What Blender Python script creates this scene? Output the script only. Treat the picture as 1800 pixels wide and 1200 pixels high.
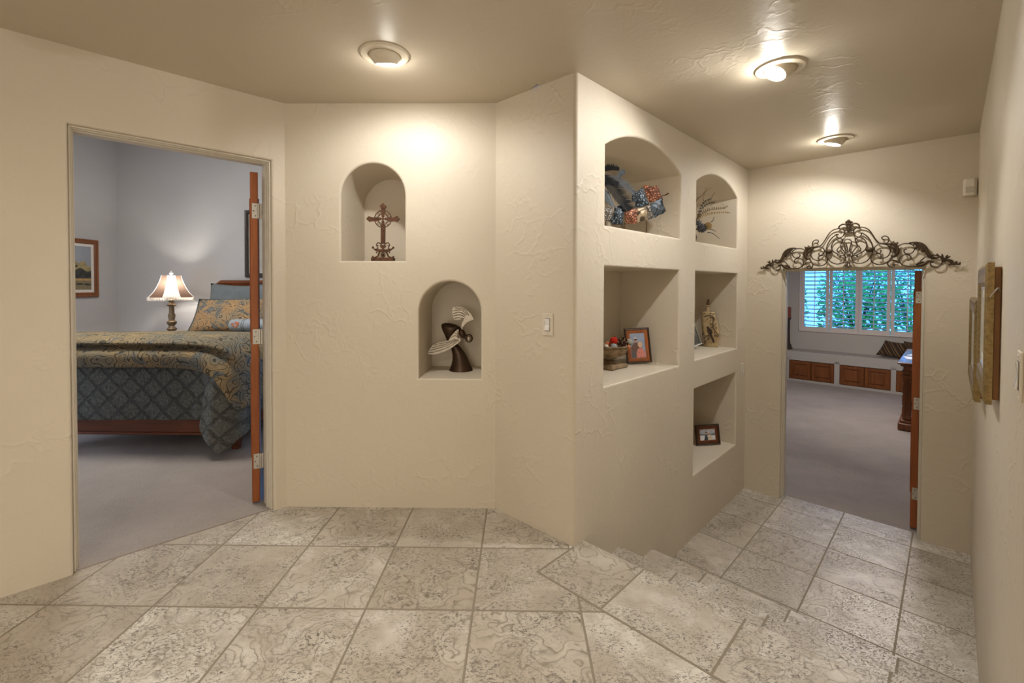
import bpy, bmesh, math, random
from mathutils import Vector, Matrix
from mathutils.geometry import delaunay_2d_cdt
random.seed(7)
for o in list(bpy.data.objects): bpy.data.objects.remove(o)
sc = bpy.context.scene
C = sc.collection
PI = math.pi
def V(*a): return Vector(a)

# ------------------------------------------------------------------ camera, world, exposure, large lights
EYE = 1.353; FPX = 790.99; YAW = 0.0128; PITCH = 0.0185; ROLL = -0.0034; SY = -83.9
cam = bpy.data.cameras.new('camera'); co = bpy.data.objects.new('camera', cam); C.objects.link(co)
cam.sensor_width = 36; cam.lens = FPX / 1800 * 36; cam.shift_y = SY / 1800; cam.clip_start = 0.02; cam.clip_end = 200
co.location = (0, 0, EYE)
co.rotation_euler = (Matrix.Rotation(YAW, 3, 'Z') @ Matrix.Rotation(PI/2 - PITCH, 3, 'X') @ Matrix.Rotation(-ROLL, 3, 'Z')).to_euler()
sc.camera = co
sc.view_settings.view_transform = 'Standard'; sc.view_settings.look = 'None'
sc.view_settings.gamma = 1; sc.view_settings.use_curve_mapping = False
sc.view_settings.exposure = 0.0
sc.cycles.use_denoising = True
sc.cycles.sample_clamp_indirect = 6
sc.cycles.max_bounces = 10; sc.cycles.diffuse_bounces = 6

w = bpy.data.worlds.new('world'); sc.world = w; w.use_nodes = True
bg = w.node_tree.nodes['Background']; bg.inputs[0].default_value = (0.085, 0.36, 1.0, 1); bg.inputs[1].default_value = 5.0

def light(name, kind, loc, energy, color, target=None, **k):
    l = bpy.data.lights.new(name, kind); l.energy = energy; l.color = color
    for a, b in k.items(): setattr(l, a, b)
    o = bpy.data.objects.new(name, l); C.objects.link(o); o.location = loc
    if target is not None:
        o.rotation_euler = (Vector(target) - Vector(loc)).to_track_quat('-Z', 'Y').to_euler()
    return o
WARM = (1.0, 0.89, 0.73)
# the big open room behind the photographer: unseen fill lights added for the ambient
light('back_fill', 'AREA', (-0.4, -4.35, 1.15), 74, (1.0, 0.94, 0.84), (-0.4, 0, 1.25), shape='RECTANGLE', size=3.0, size_y=2.1)  # added soft fill from behind, no door opening is built here
light('entry_fill', 'AREA', (-0.9, -1.0, 2.42), 34, WARM, (-0.9, -1.2, 0), shape='DISK', size=0.5)  # added overhead fill, no fitting behind it
light('entry_fill_left', 'AREA', (-1.7, 0.5, 2.42), 1.5, WARM, (-1.7, 0.5, 0), shape='DISK', size=0.3)  # weak added fill for the left side, no fitting
# daylight at the bedroom's glazed door (left wall, out of view)
light('bedroom_daylight', 'AREA', (-5.20, 3.55, 0.70), 24, (0.60, 0.72, 1.0), (-2.5, 3.7, 0.3), shape='RECTANGLE', size=1.6, size_y=1.3)
light('bedroom_fill', 'AREA', (-3.2, 3.6, 3.1), 58, (1.0, 0.95, 0.88), (-3.2, 4.2, 0), shape='DISK', size=0.8)  # unseen fill added to brighten and warm the bedroom

light('study_fill', 'AREA', (5.0, 6.3, 2.25), 62, (1.0, 0.90, 0.84), (5.0, 6.3, 0), shape='DISK', size=0.7)  # unseen fill added because the study was too dark
# ------------------------------------------------------------------ plan of the place (metres)
B0 = V(-1.4046, 2.7042, 0); B1 = V(-0.1332, 2.7042, 0); M_ = V(0.2930, 2.3103, 0)
uL = V(-.7064, -.7079, 0).normalized(); uB = V(1, 0, 0); uM = (M_ - B1).normalized()
uN = V(.6897, .7241, 0).normalized(); uF = V(uN.y, -uN.x, 0)
N_ = M_ + uN * 2.6938; F_ = N_ + uF * 1.504
CEIL = 2.44; DROP = 0.5607
RISE = DROP / 3
Z3 = V(0, 0, 1)

def ray(u, v):
    a = u - 900; b = v - 600 - SY
    c, s = math.cos(ROLL), math.sin(ROLL); X = c*a + s*b; W = -s*a + c*b
    D = FPX; Z = -W
    c, s = math.cos(PITCH), math.sin(PITCH); Y = c*D + s*Z; z = -s*D + c*Z
    c, s = math.cos(YAW), math.sin(YAW)
    return V(c*X - s*Y, s*X + c*Y, z)
def at(u, v, q, d):
    """where a line of sight meets the upright plane through q along d: (distance along d, height)"""
    r = ray(u, v); det = r.x*(-d.y) + d.x*r.y
    t = (q.x*(-d.y) + d.x*q.y) / det; s = (r.x*q.y - r.y*q.x) / det
    return s, EYE + t*r.z
def atz(u, v, z):
    r = ray(u, v); t = (z - EYE)/r.z; return V(t*r.x, t*r.y, z)
def MN(s, t, z=0): return M_ + uN*s + uF*t + Z3*z      # stair-hall coordinates

# ------------------------------------------------------------------ mesh builder
def tag(o, label=None, cat=None, group=None, kind=None):
    if label: o['label'] = label
    if cat: o['category'] = cat
    if group: o['group'] = group
    if kind: o['kind'] = kind
    return o
def root(name, loc, label, cat, group=None, kind=None):
    o = bpy.data.objects.new(name, None); C.objects.link(o); o.location = loc; o.empty_display_size = .05
    return tag(o, label, cat, group, kind)
class MB:
    def __init__(s): s.v = []; s.f = []; s.fm = []; s.fs = []; s.mi = 0; s.sm = False
    def add(s, vs, fs, sm=None):
        n = len(s.v); s.v += [Vector(p) for p in vs]
        for f in fs: s.f.append([i+n for i in f]); s.fm.append(s.mi); s.fs.append(s.sm if sm is None else sm)
        return s
    def box(s, c, dx, dy, dz, sx, sy, sz, b=0):
        """box centred at c with axes dx,dy,dz and full sizes; b = bevel"""
        c = Vector(c); hx, hy, hz = sx/2, sy/2, sz/2
        if b <= 0:
            vs = [c+dx*(hx*i)+dy*(hy*j)+dz*(hz*k) for i in (-1,1) for j in (-1,1) for k in (-1,1)]
            return s.add(vs, [(0,1,3,2),(4,6,7,5),(0,4,5,1),(2,3,7,6),(0,2,6,4),(1,5,7,3)], False)
        b = min(b, hx*.95, hy*.95, hz*.95)
        vs = []; idx = {}
        for i in (-1,1):
            for j in (-1,1):
                for k in (-1,1):
                    for a in range(3):
                        e = [hx, hy, hz]
                        for q in range(3):
                            if q != a: e[q] -= b
                        idx[i,j,k,a] = len(vs); vs.append(c+dx*(e[0]*i)+dy*(e[1]*j)+dz*(e[2]*k))
        fs = []
        for i in (-1,1):
            fs.append([idx[i,-1,-1,0], idx[i,1,-1,0], idx[i,1,1,0], idx[i,-1,1,0]])
            fs.append([idx[-1,i,-1,1], idx[1,i,-1,1], idx[1,i,1,1], idx[-1,i,1,1]])
            fs.append([idx[-1,-1,i,2], idx[1,-1,i,2], idx[1,1,i,2], idx[-1,1,i,2]])
        for i in (-1,1):
            for j in (-1,1):
                fs.append([idx[i,j,-1,0], idx[i,j,1,0], idx[i,j,1,1], idx[i,j,-1,1]])
                fs.append([idx[i,-1,j,0], idx[i,1,j,0], idx[i,1,j,2], idx[i,-1,j,2]])
                fs.append([idx[-1,i,j,1], idx[1,i,j,1], idx[1,i,j,2], idx[-1,i,j,2]])
                for k in (-1,1): fs.append([idx[i,j,k,a] for a in range(3)])
        return s.add(vs, fs, False)
    def tube(s, pts, r, n=8, flat=1.0, axis=None, cap=True):
        """tube through pts; r number or list; flat squashes along axis"""
        pts = [Vector(p) for p in pts]; m = len(pts); rr = r if isinstance(r, (list, tuple)) else [r]*m
        up = Vector(axis) if axis is not None else None; vs = []; prev = None
        for i, p in enumerate(pts):
            t = (pts[min(i+1, m-1)] - pts[max(i-1, 0)])
            t = t.normalized() if t.length > 1e-9 else Z3
            if up is not None: a = up
            elif prev is not None: a = prev
            else: a = Z3 if abs(t.z) < .9 else V(1, 0, 0)
            a = (a - t*a.dot(t))
            a = a.normalized() if a.length > 1e-6 else t.orthogonal().normalized()
            prev = a; b = t.cross(a)
            for k in range(n):
                th = 2*PI*k/n; vs.append(p + a*(math.cos(th)*rr[i]*flat) + b*(math.sin(th)*rr[i]))
        fs = [(i*n+k, i*n+(k+1) % n, (i+1)*n+(k+1) % n, (i+1)*n+k) for i in range(m-1) for k in range(n)]
        if cap: fs += [list(range(n))[::-1], [(m-1)*n+k for k in range(n)]]
        return s.add(vs, fs, True)
    def lathe(s, c, prof, n=32, ax=None, sq=None, smooth=True, rot=0):
        """prof [(r,h)] turned about ax at c; sq = side count for faceted"""
        c = Vector(c); ax = Vector(ax) if ax is not None else Z3
        a = ax.orthogonal().normalized() if abs(ax.z) < .99 else V(1, 0, 0); b = ax.cross(a)
        vs = []
        for (r, hh) in prof:
            for k in range(n):
                th = 2*PI*k/n + rot; rk = r
                if sq: rk = r*math.cos(PI/sq)/math.cos(((2*PI*k/n) % (2*PI/sq)) - PI/sq) if n > sq else r
                vs.append(c + ax*hh + a*(math.cos(th)*rk) + b*(math.sin(th)*rk))
        m = len(prof)
        fs = [(i*n+k, i*n+(k+1) % n, (i+1)*n+(k+1) % n, (i+1)*n+k) for i in range(m-1) for k in range(n)]
        if prof[0][0] > 1e-5: fs.append(list(range(n))[::-1])
        if prof[-1][0] > 1e-5: fs.append([(m-1)*n+k for k in range(n)])
        return s.add(vs, fs, smooth)
    def ball(s, c, r, n=12, sx=1, sy=1, sz=1, A=None):
        c = Vector(c); m = max(6, n//2+2); A = A or (V(1,0,0), V(0,1,0), Z3); vs = []
        for i in range(m+1):
            ph = PI*i/m
            for k in range(n):
                th = 2*PI*k/n
                vs.append(c + A[0]*(r*sx*math.sin(ph)*math.cos(th)) + A[1]*(r*sy*math.sin(ph)*math.sin(th)) + A[2]*(r*sz*math.cos(ph)))
        return s.add(vs, [(i*n+k, i*n+(k+1) % n, (i+1)*n+(k+1) % n, (i+1)*n+k) for i in range(m) for k in range(n)], True)
    def prism(s, pts, off, smooth=False):
        """polygon (world points) pushed along vector off"""
        pts = [Vector(p) for p in pts]; n = len(pts); off = Vector(off)
        return s.add(pts + [p+off for p in pts], [list(range(n))[::-1], [n+i for i in range(n)]] + [(i, (i+1) % n, n+(i+1) % n, n+i) for i in range(n)], smooth)
    def grid(s, rows, smooth=True, close=False):
        n = len(rows[0]); vs = [p for r in rows for p in r]; k = n if close else n-1
        return s.add(vs, [(i*n+j, i*n+(j+1) % n, (i+1)*n+(j+1) % n, (i+1)*n+j) for i in range(len(rows)-1) for j in range(k)], smooth)
    def build(s, name, mats, parent=None, label=None, cat=None, group=None, kind=None, sharp=40, mods=None, origin=None, recalc=True):
        if not isinstance(mats, (list, tuple)): mats = [mats]
        if parent is not None:
            p = parent; O = V(0, 0, 0)
            while p is not None: O = O + p.location; p = p.parent
        else: O = Vector(origin) if origin is not None else V(0, 0, 0)
        me = bpy.data.meshes.new(name); me.from_pydata([tuple(p-O) for p in s.v], [], s.f)
        for m in mats: me.materials.append(m)
        me.polygons.foreach_set('material_index', s.fm); me.polygons.foreach_set('use_smooth', s.fs)
        bm = bmesh.new(); bm.from_mesh(me)
        bmesh.ops.remove_doubles(bm, verts=bm.verts, dist=1e-5)
        if recalc: bmesh.ops.recalc_face_normals(bm, faces=bm.faces)
        bm.to_mesh(me); bm.free()
        if sharp:
            us = [False]*len(me.polygons); me.polygons.foreach_get('use_smooth', us)
            me.set_sharp_from_angle(angle=math.radians(sharp)); me.polygons.foreach_set('use_smooth', us)
        o = bpy.data.objects.new(name, me); C.objects.link(o)
        if parent is not None: o.parent = parent
        else: o.location = O
        tag(o, label, cat, group, kind)
        if mods:
            for (k, d) in mods:
                md = o.modifiers.new(k.lower(), k)
                for a, b in d.items(): setattr(md, a, b)
        return o
def cm(pts, n=6, closed=False):
    """smooth curve through points"""
    P = [Vector(p) for p in pts]; out = []; m = len(P)
    for i in range(m-1 if not closed else m):
        a = P[(i-1) % m] if (closed or i > 0) else P[0]; b = P[i]; c = P[(i+1) % m]; d = P[(i+2) % m] if (closed or i+2 < m) else P[-1]
        for k in range(n):
            t = k/n; out.append(.5*((2*b)+(c-a)*t+(2*a-5*b+4*c-d)*t*t+(3*b-a-3*c+d)*t**3))
    if not closed: out.append(P[-1])
    return out

# ------------------------------------------------------------------ materials
def sr(r, g, b):
    f = lambda c: (c/255/12.92) if c/255 <= .04045 else ((c/255+.055)/1.055)**2.4
    return (f(r), f(g), f(b), 1)
class NT:
    def __init__(s, name, rough=.6, spec=.5, metal=0.0):
        s.m = bpy.data.materials.new(name); s.m.use_nodes = True; s.t = s.m.node_tree; s.b = s.t.nodes['Principled BSDF']
        s.b.inputs['Roughness'].default_value = rough; s.b.inputs['Specular IOR Level'].default_value = spec; s.b.inputs['Metallic'].default_value = metal
    def n(s, kind, **k):
        x = s.t.nodes.new(kind)
        for a, b in k.items():
            if a.startswith('_'): x.inputs[int(a[1:])].default_value = b
            else: setattr(x, a, b)
        return x
    def l(s, a, b): s.t.links.new(a, b)
    def put(s, sock, x):
        if isinstance(x, (int, float, tuple)): sock.default_value = x
        else: s.l(x, sock)
    def math(s, op, a, b=0.0, c=None, clamp=False):
        x = s.n('ShaderNodeMath', operation=op, use_clamp=clamp); s.put(x.inputs[0], a); s.put(x.inputs[1], b)
        if c is not None: s.put(x.inputs[2], c)
        return x.outputs[0]
    def vmath(s, op, a, b=None, sc=None):
        x = s.n('ShaderNodeVectorMath', operation=op); s.put(x.inputs[0], a)
        if b is not None: s.put(x.inputs[1], b)
        if sc is not None: s.put(x.inputs[3], sc)
        return x.outputs[0]
    def pos(s):
        if not hasattr(s, '_p'): s._p = s.n('ShaderNodeTexCoord').outputs['Object']
        return s._p
    def noise(s, scale, detail=3, rough=.5, vec=None, dist=0.0, out=0):
        x = s.n('ShaderNodeTexNoise'); x.inputs['Scale'].default_value = scale; x.inputs['Detail'].default_value = detail
        x.inputs['Roughness'].default_value = rough; x.inputs['Distortion'].default_value = dist
        s.l(vec if vec is not None else s.pos(), x.inputs['Vector']); return x.outputs[out]
    def vor(s, scale, feature='F1', vec=None, out='Distance', rnd=1.0):
        x = s.n('ShaderNodeTexVoronoi', feature=feature); x.inputs['Scale'].default_value = scale; x.inputs['Randomness'].default_value = rnd
        s.l(vec if vec is not None else s.pos(), x.inputs['Vector']); return x.outputs[out]
    def ramp(s, fac, stops, interp='LINEAR'):
        x = s.n('ShaderNodeValToRGB'); x.color_ramp.interpolation = interp; e = x.color_ramp.elements
        while len(e) < len(stops): e.new(.5)
        for i, (p, c) in enumerate(stops):
            e[i].position = p; e[i].color = c if isinstance(c, tuple) else (c, c, c, 1)
        s.l(fac, x.inputs[0]); return x.outputs[0]
    def mix(s, f, a, b, mode='MIX'):
        x = s.n('ShaderNodeMix', data_type='RGBA', blend_type=mode); s.put(x.inputs[0], f); s.put(x.inputs[6], a); s.put(x.inputs[7], b)
        return x.outputs[2]
    def col(s, c): s.put(s.b.inputs['Base Color'], c); return s
    def bump(s, hgt, strength=.5, dist=.01):
        x = s.n('ShaderNodeBump'); x.inputs['Strength'].default_value = strength; x.inputs['Distance'].default_value = dist
        s.l(hgt, x.inputs['Height']); s.l(x.outputs[0], s.b.inputs['Normal']); return s
def plain(name, c, rough=.6, spec=.5, metal=0.0, var=.06, scale=30, bump=0, bscale=80):
    m = NT(name, rough, spec, metal)
    f = m.noise(scale, 3)
    a = tuple(x*(1-var) for x in c[:3])+(1,); b = tuple(min(1, x*(1+var)) for x in c[:3])+(1,)
    m.col(m.ramp(f, [(.3, a), (.7, b)]))
    if bump: m.bump(m.noise(bscale, 3), bump, .003)
    return m.m
def plaster(name, c, strength=.47, rough=.5):
    m = NT(name, rough, .35)
    p = m.pos()
    big = m.noise(1.3, 3, .5)
    m.col(m.ramp(big, [(.3, tuple(x*.955 for x in c[:3])+(1,)), (.7, tuple(min(1, x*1.03) for x in c[:3])+(1,))]))
    d = m.noise(4.0, 3, .6, out=1)
    q = m.vmath('ADD', p, m.vmath('SCALE', m.vmath('SUBTRACT', d, (0.5, .5, .5)), sc=.35))
    e = m.vor(6.5, 'DISTANCE_TO_EDGE', q)
    ridge = m.ramp(e, [(0, 1.0), (.035, .55), (.10, 0.0)])
    mask = m.ramp(m.noise(2.6, 2, .5, dist=.6), [(.50, 0.0), (.64, 1.0)])
    fine = m.noise(14, 4, .6, dist=1.2)
    fr = m.ramp(fine, [(.48, 0.0), (.56, 1.0)])
    hgt = m.math('ADD', m.math('MULTIPLY', ridge, mask), m.math('MULTIPLY', fr, .14))
    hgt = m.math('ADD', hgt, m.math('MULTIPLY', m.noise(3.5, 2), .8))
    m.bump(hgt, strength, .0045)
    return m.m
def stone(name, ax, ox, px, ay, oy, py, gw=.0095):
    """travertine tiles; lines where (p.ax-ox)/px and (p.ay-oy)/py are whole"""
    m = NT(name, .33, .5); p = m.pos()
    def lin(a, o, pt):
        x = m.n('ShaderNodeVectorMath', operation='DOT_PRODUCT'); m.l(p, x.inputs[0]); x.inputs[1].default_value = tuple(a)
        return m.math('DIVIDE', m.math('SUBTRACT', x.outputs['Value'], o), pt)
    U = lin(ax, ox, px); W = lin(ay, oy, py)
    def edge(t, pt):
        f = m.math('FRACT', t); return m.math('MULTIPLY', m.math('MINIMUM', f, m.math('SUBTRACT', 1.0, f)), pt)
    e = m.math('MINIMUM', edge(U, px), edge(W, py))
    grout = m.ramp(m.math('DIVIDE', e, gw), [(.42, 1.0), (.55, 0.0)])
    cx = m.n('ShaderNodeCombineXYZ'); m.l(m.math('FLOOR', U), cx.inputs[0]); m.l(m.math('FLOOR', W), cx.inputs[1])
    wn = m.n('ShaderNodeTexWhiteNoise', noise_dimensions='3D'); m.l(cx.outputs[0], wn.inputs['Vector'])
    q = m.vmath('ADD', p, m.vmath('SCALE', wn.outputs['Color'], sc=9.0))
    wv = m.vmath('ADD', q, m.vmath('SCALE', m.noise(5, 3, .55, vec=q, out=1), sc=.22))
    n1 = m.noise(3.1, 3, .45, vec=wv)
    # contour-like growth rings
    band = m.math('FRACT', m.math('MULTIPLY', n1, 19.0))
    line = m.ramp(band, [(0, .0), (.06, 1.0), (.22, .25), (.5, 0.0), (.93, 0.1), (1, 0)])
    bandmask = m.ramp(m.noise(2.2, 2, .5, vec=q), [(.40, 0.0), (.54, 1.0)])
    base = m.ramp(n1, [(.30, sr(198, 191, 180)), (.45, sr(225, 221, 212)), (.58, sr(206, 199, 188)), (.75, sr(233, 230, 224))])
    base = m.mix(m.math('MULTIPLY', m.math('MULTIPLY', line, bandmask), .85), base, sr(128, 118, 102))
    tone = m.ramp(wn.outputs['Value'], [(0, sr(214, 208, 200)), (1, sr(255, 255, 255))])
    base = m.mix(1.0, base, tone, 'MULTIPLY')
    # pits
    pn = m.noise(74, 5, .75, vec=m.vmath('MULTIPLY', q, (1.0, 1.6, 1.0)), dist=.9)
    pm = m.ramp(m.noise(4.2, 3, .6, vec=q), [(.36, 0.0), (.54, 1.0)])
    pit = m.math('MULTIPLY', m.ramp(pn, [(.43, 1.0), (.47, 0.0)]), pm)
    base = m.mix(m.math('MULTIPLY', pit, .9), base, sr(84, 78, 70))
    cl = m.ramp(m.noise(9, 4, .6, vec=q), [(.35, 1.0), (.6, 0.0)])
    base = m.mix(m.math('MULTIPLY', cl, .6), base, sr(168, 158, 142))
    m.col(m.mix(grout, base, sr(142, 132, 116)))
    m.put(m.b.inputs['Roughness'], m.math('ADD', m.math('MULTIPLY', grout, .45), m.math('ADD', m.math('MULTIPLY', pit, .3), .34)))
    hgt = m.math('SUBTRACT', m.math('MULTIPLY', pit, -.25), grout)
    m.bump(hgt, .5, .003)
    return m.m
def carpet(name, c):
    m = NT(name, .95, .1)
    f = m.noise(1.6, 4, .6); g = m.noise(260, 2, .6)
    a = m.ramp(f, [(.3, tuple(x*.84 for x in c[:3])+(1,)), (.7, tuple(x*1.06 for x in c[:3])+(1,))])
    m.col(m.mix(.55, a, m.ramp(g, [(.3, .55), (.7, 1.0)]), 'MULTIPLY'))
    m.bump(m.math('ADD', g, m.math('MULTIPLY', m.noise(30, 3), .6)), .9, .012)
    return m.m
def wood(name, c1, c2, scale=6, rough=.4, stretch=(1, 1, .08)):
    m = NT(name, rough, .45)
    q = m.vmath('MULTIPLY', m.pos(), stretch)
    f = m.noise(scale*5, 5, .6, vec=q, dist=1.0)
    m.col(m.ramp(f, [(.3, c1), (.7, c2)])); m.bump(f, .15, .002)
    return m.m
def paisley(name, base, mid, dark, scale=9, blue=None):
    m = NT(name, .85, .15); p = m.pos()
    q = m.vmath('ADD', p, m.vmath('SCALE', m.noise(scale*.45, 2, .5, out=1), sc=.5))
    f1 = m.vor(scale, 'F1', q)
    rings = m.math('FRACT', m.math('MULTIPLY', f1, 4.0))
    ln = m.ramp(rings, [(0, 1.0), (.22, .9), (.30, 0.0), (.55, 0.0), (.62, .55), (.72, 0.0)])
    c = m.mix(m.ramp(m.noise(scale*.5, 2), [(.42, 0.0), (.58, 1.0)]), base, mid)
    c = m.mix(m.ramp(m.vor(scale*.8, 'SMOOTH_F1', q), [(.22, .9), (.36, 0.0)]), c, blue or mid)
    c = m.mix(m.math('MULTIPLY', ln, .8), c, dark)
    sp = m.ramp(m.vor(scale*5, 'F1', q), [(.18, 1.0), (.26, 0.0)])
    c = m.mix(m.math('MULTIPLY', sp, m.ramp(m.noise(scale*.7, 2), [(.48, 0.0), (.6, .8)])), c, dark)
    m.col(c); m.bump(m.noise(120, 2), .2, .003)
    return m.m
MAT = {}
MAT['wall'] = plaster('wall_plaster', (0.625, 0.558, 0.45, 1))
MAT['ceil'] = plaster('ceiling_plaster', (0.56, 0.495, 0.39, 1), .26, .38)
MAT['bedwall'] = plaster('bedroom_plaster', (0.50, 0.485, 0.465, 1), .2)
MAT['studywall'] = plaster('study_plaster', (0.56, 0.54, 0.50, 1), .25)
MAT['trim'] = plain('painted_trim', (0.60, 0.55, 0.455, 1), .4, var=.02)
MAT['tile'] = stone('travertine_landing', V(1, 0, 0), -.182, .449, V(0, 1, 0), 2.293, .446)
bs = M_.dot(uN); bt = M_.dot(uF)
MAT['border'] = stone('travertine_nosing', uF, bt+.35, .452, uN, bs-.284, .40)
MAT['tread'] = stone('travertine_tread', uF, bt+.35, .44, uN, bs-.40, 3.0)
MAT['lower'] = stone('travertine_lower', uF, bt+.325, .4345, uN, bs+2.078, .447)
MAT['carpetb'] = carpet('bedroom_carpet', (0.57, 0.51, 0.46, 1))
MAT['carpets'] = carpet('study_carpet', (0.52, 0.465, 0.43, 1))
MAT['oak'] = wood('oak_door', sr(128, 66, 26), sr(156, 88, 40), 5, .35)
MAT['oakx'] = wood('oak_cabinet', sr(104, 58, 26), sr(140, 84, 42), 5, .4)
MAT['cherry'] = wood('cherry_bed', sr(88, 46, 24), sr(128, 72, 40), 5, .35, (.08, 1, 1))
MAT['deskw'] = wood('desk_wood', sr(92, 50, 20), sr(150, 88, 40), 6, .35)
MAT['steel'] = plain('brushed_hinge', sr(190, 186, 178), .35, .5, .8)
MAT['white'] = plain('white_paint', sr(225, 218, 206), .45, var=.02)
MAT['plastic'] = plain('ivory_plastic', sr(214, 205, 188), .4, var=.02)
MAT['iron'] = plain('bronzed_iron', sr(74, 60, 44), .5, .5, .6, var=.35, scale=40, bump=.3)
MAT['rust'] = plain('rusty_iron', sr(92, 62, 44), .65, .4, .35, var=.4, scale=60, bump=.4)

# ------------------------------------------------------------------ walls with bullnose openings
def offset(pts, r, closed):
    n = len(pts); out = []
    def nrm(a, b):
        d = Vector((b[0]-a[0], b[1]-a[1])); d.normalize(); return Vector((d.y, -d.x))
    for i in range(n):
        ns = []
        if closed or i > 0: ns.append(nrm(pts[(i-1) % n], pts[i]))
        if closed or i < n-1: ns.append(nrm(pts[i], pts[(i+1) % n]))
        if len(ns) == 1: m = ns[0]
        else:
            m = ns[0]+ns[1]; m = m / max(.2, m.dot(ns[0]))
        out.append((pts[i][0]+m.x*r, pts[i][1]+m.y*r))
    return out
def wall(name, q, u, nrm, s0, s1, z0, z1, holes=(), door=None, thick=.14, mat=None, r=.014, backmat=None):
    """wall face at q along u, room on the +nrm side. holes: (ccw contour in (s,z), depth). door: (a, b, top)"""
    mat = mat or MAT['wall']; mb = MB(); bm = bmesh.new()
    P = lambda s, z, d=0: q + u*s + Z3*z - nrm*d
    def face(outline, loops, d):
        Ls = [outline]+loops
        pts = [Vector(p) for L in Ls for p in L]; eds = []; k = 0
        for L in Ls:
            eds += [(k+i, k+(i+1) % len(L)) for i in range(len(L))]; k += len(L)
        vo, _, fo, *_r = delaunay_2d_cdt(pts, eds, [], 0, 1e-5)
        def inside(L, x, y):
            c = False
            for i in range(len(L)):
                (xa, ya), (xb, yb) = L[i], L[i-1]
                if (ya > y) != (yb > y) and x < (xb-xa)*(y-ya)/(yb-ya)+xa: c = not c
            return c
        vs = [bm.verts.new(P(p.x, p.y, d)) for p in vo]
        for f in fo:
            cx = sum(vo[i].x for i in f)/3; cy = sum(vo[i].y for i in f)/3
            if inside(outline, cx, cy) and not any(inside(L, cx, cy) for L in loops):
                try: bm.faces.new([vs[i] for i in f])
                except ValueError: pass
    def outl(off):
        if door:
            a, b, t = door; return [(s0, z0), (a-off, z0), (a-off, t+off), (b+off, t+off), (b+off, z0), (s1, z0), (s1, z1), (s0, z1)]
        return [(s0, z0), (s1, z0), (s1, z1), (s0, z1)]
    face(outl(r), [offset(h, r, True) for h, dp in holes], 0)
    bm.verts.index_update(); bm.verts.ensure_lookup_table()
    mb.add([v.co.copy() for v in bm.verts], [[v.index for v in f.verts] for f in bm.faces], False)
    def lips(h, closed, depth, back):
        rows = []
        for k in range(7):
            th = PI/2*k/6; o = offset(h, r*(1-math.sin(th)), closed)
            rows.append([P(x, y, r*(1-math.cos(th))) for x, y in o])
        rows.append([P(x, y, depth) for x, y in h])
        mb.grid(rows, True, closed)
        if back: mb.add([P(x, y, depth) for x, y in h], [list(range(len(h)))], False)
    for h, dp in holes: lips(h, True, dp, True)
    if door:
        a, b, t = door; lips([(b, z0), (b, t), (a, t), (a, z0)], False, thick, False)
    bm.free(); bm = bmesh.new()
    if not holes:
        face(outl(0), [], thick); bm.verts.index_update()
        if backmat: mb.mi = 1
        mb.add([v.co.copy() for v in bm.verts], [[v.index for v in f.verts] for f in bm.faces], False)
        mb.mi = 0
        for (a, b) in (((s0, z0), (s0, z1)), ((s0, z1), (s1, z1)), ((s1, z1), (s1, z0))):
            mb.add([P(*a), P(*b), P(*b, thick), P(*a, thick)], [(0, 1, 2, 3)], False)
    bm.free()
    return mb, (lambda extra=None: mb.build(name, [mat]+([backmat] if backmat else []), kind='structure', sharp=50, recalc=True))
def arch(a, b, z0, spring, top, n=20):
    """ccw contour: flat bottom, segmental or round head"""
    w2 = (b-a)/2; cx = (a+b)/2; rise = top-spring
    R = (w2*w2+rise*rise)/(2*rise); cz = top-R; t0 = math.atan2(spring-cz, w2)
    pts = [(a, z0), (b, z0)]
    for k in range(n+1):
        th = t0+(PI-2*t0)*k/n; pts.append((cx+R*math.cos(th), cz+R*math.sin(th)))
    return pts
def rect(a, b, z0, z1): return [(a, z0), (b, z0), (b, z1), (a, z1)]

TL = .14
nL = V(-uL.y, uL.x, 0); nL = nL if nL.dot(-B0) > 0 else -nL
nM = V(-uM.y, uM.x, 0); nM = nM if nM.dot(-M_) > 0 else -nM
nN = uF.copy(); nF = -uN; nR = -uF
_, b = wall('wall_left', B0, uL, nL, -.06, 1.16, -.03, CEIL+.05, door=(.073, .932, 2.088), thick=TL, backmat=MAT['bedwall']); b()
nichesB = [(arch(.338, .724, 1.498, 1.900, 2.084), .42), (arch(.808, 1.184, .788, 1.185, 1.377), .42)]
_, b = wall('wall_center', B0, uB, V(0, -1, 0), 0, 1.2714, -.03, CEIL+.05, nichesB, r=.013); b()
RC = .022
LM = (M_-B1).length
_, b = wall('wall_angled', B1, uM, nM, 0, LM-RC, -.03, CEIL+.05, thick=.04); b()
nichesN = [(arch(.278, 1.243, 1.690, 2.135, 2.265), .474), (arch(1.522, 2.43, 1.690, 2.142, 2.258), .474),
           (rect(.278, 1.240, .787, 1.462), .474), (rect(1.518, 2.452, .793, 1.464), .474), (rect(1.516, 2.445, -.083, .572), .474)]
mb, b = wall('wall_niche', M_, uN, nN, RC, 2.6938, -DROP-.03, CEIL+.05, nichesN, r=.014)
cc = M_ - uM*RC - nM*RC
a0 = M_ - uM*RC - cc; a1 = M_ + uN*RC - cc; rows = []
for k in range(9):
    t = k/8; d = (a0.normalized()*(1-t)+a1.normalized()*t).normalized()*(a0.length*(1-t)+a1.length*t)
    rows.append([cc+d+Z3*(-.03), cc+d+Z3*(CEIL+.05)])
mb.grid(rows, True); b()
_, b = wall('wall_far', N_, uF, nF, 0, 1.504, -DROP-.03, CEIL+.05, door=(.296, 1.238, 1.505), thick=.14, r=.012, backmat=MAT['studywall']); b()
_, b = wall('wall_right', F_, -uN, nR, 0, 4.75, -DROP-.03, CEIL+.05, thick=.12); b()
Lend = B0+uL*1.16
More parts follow.
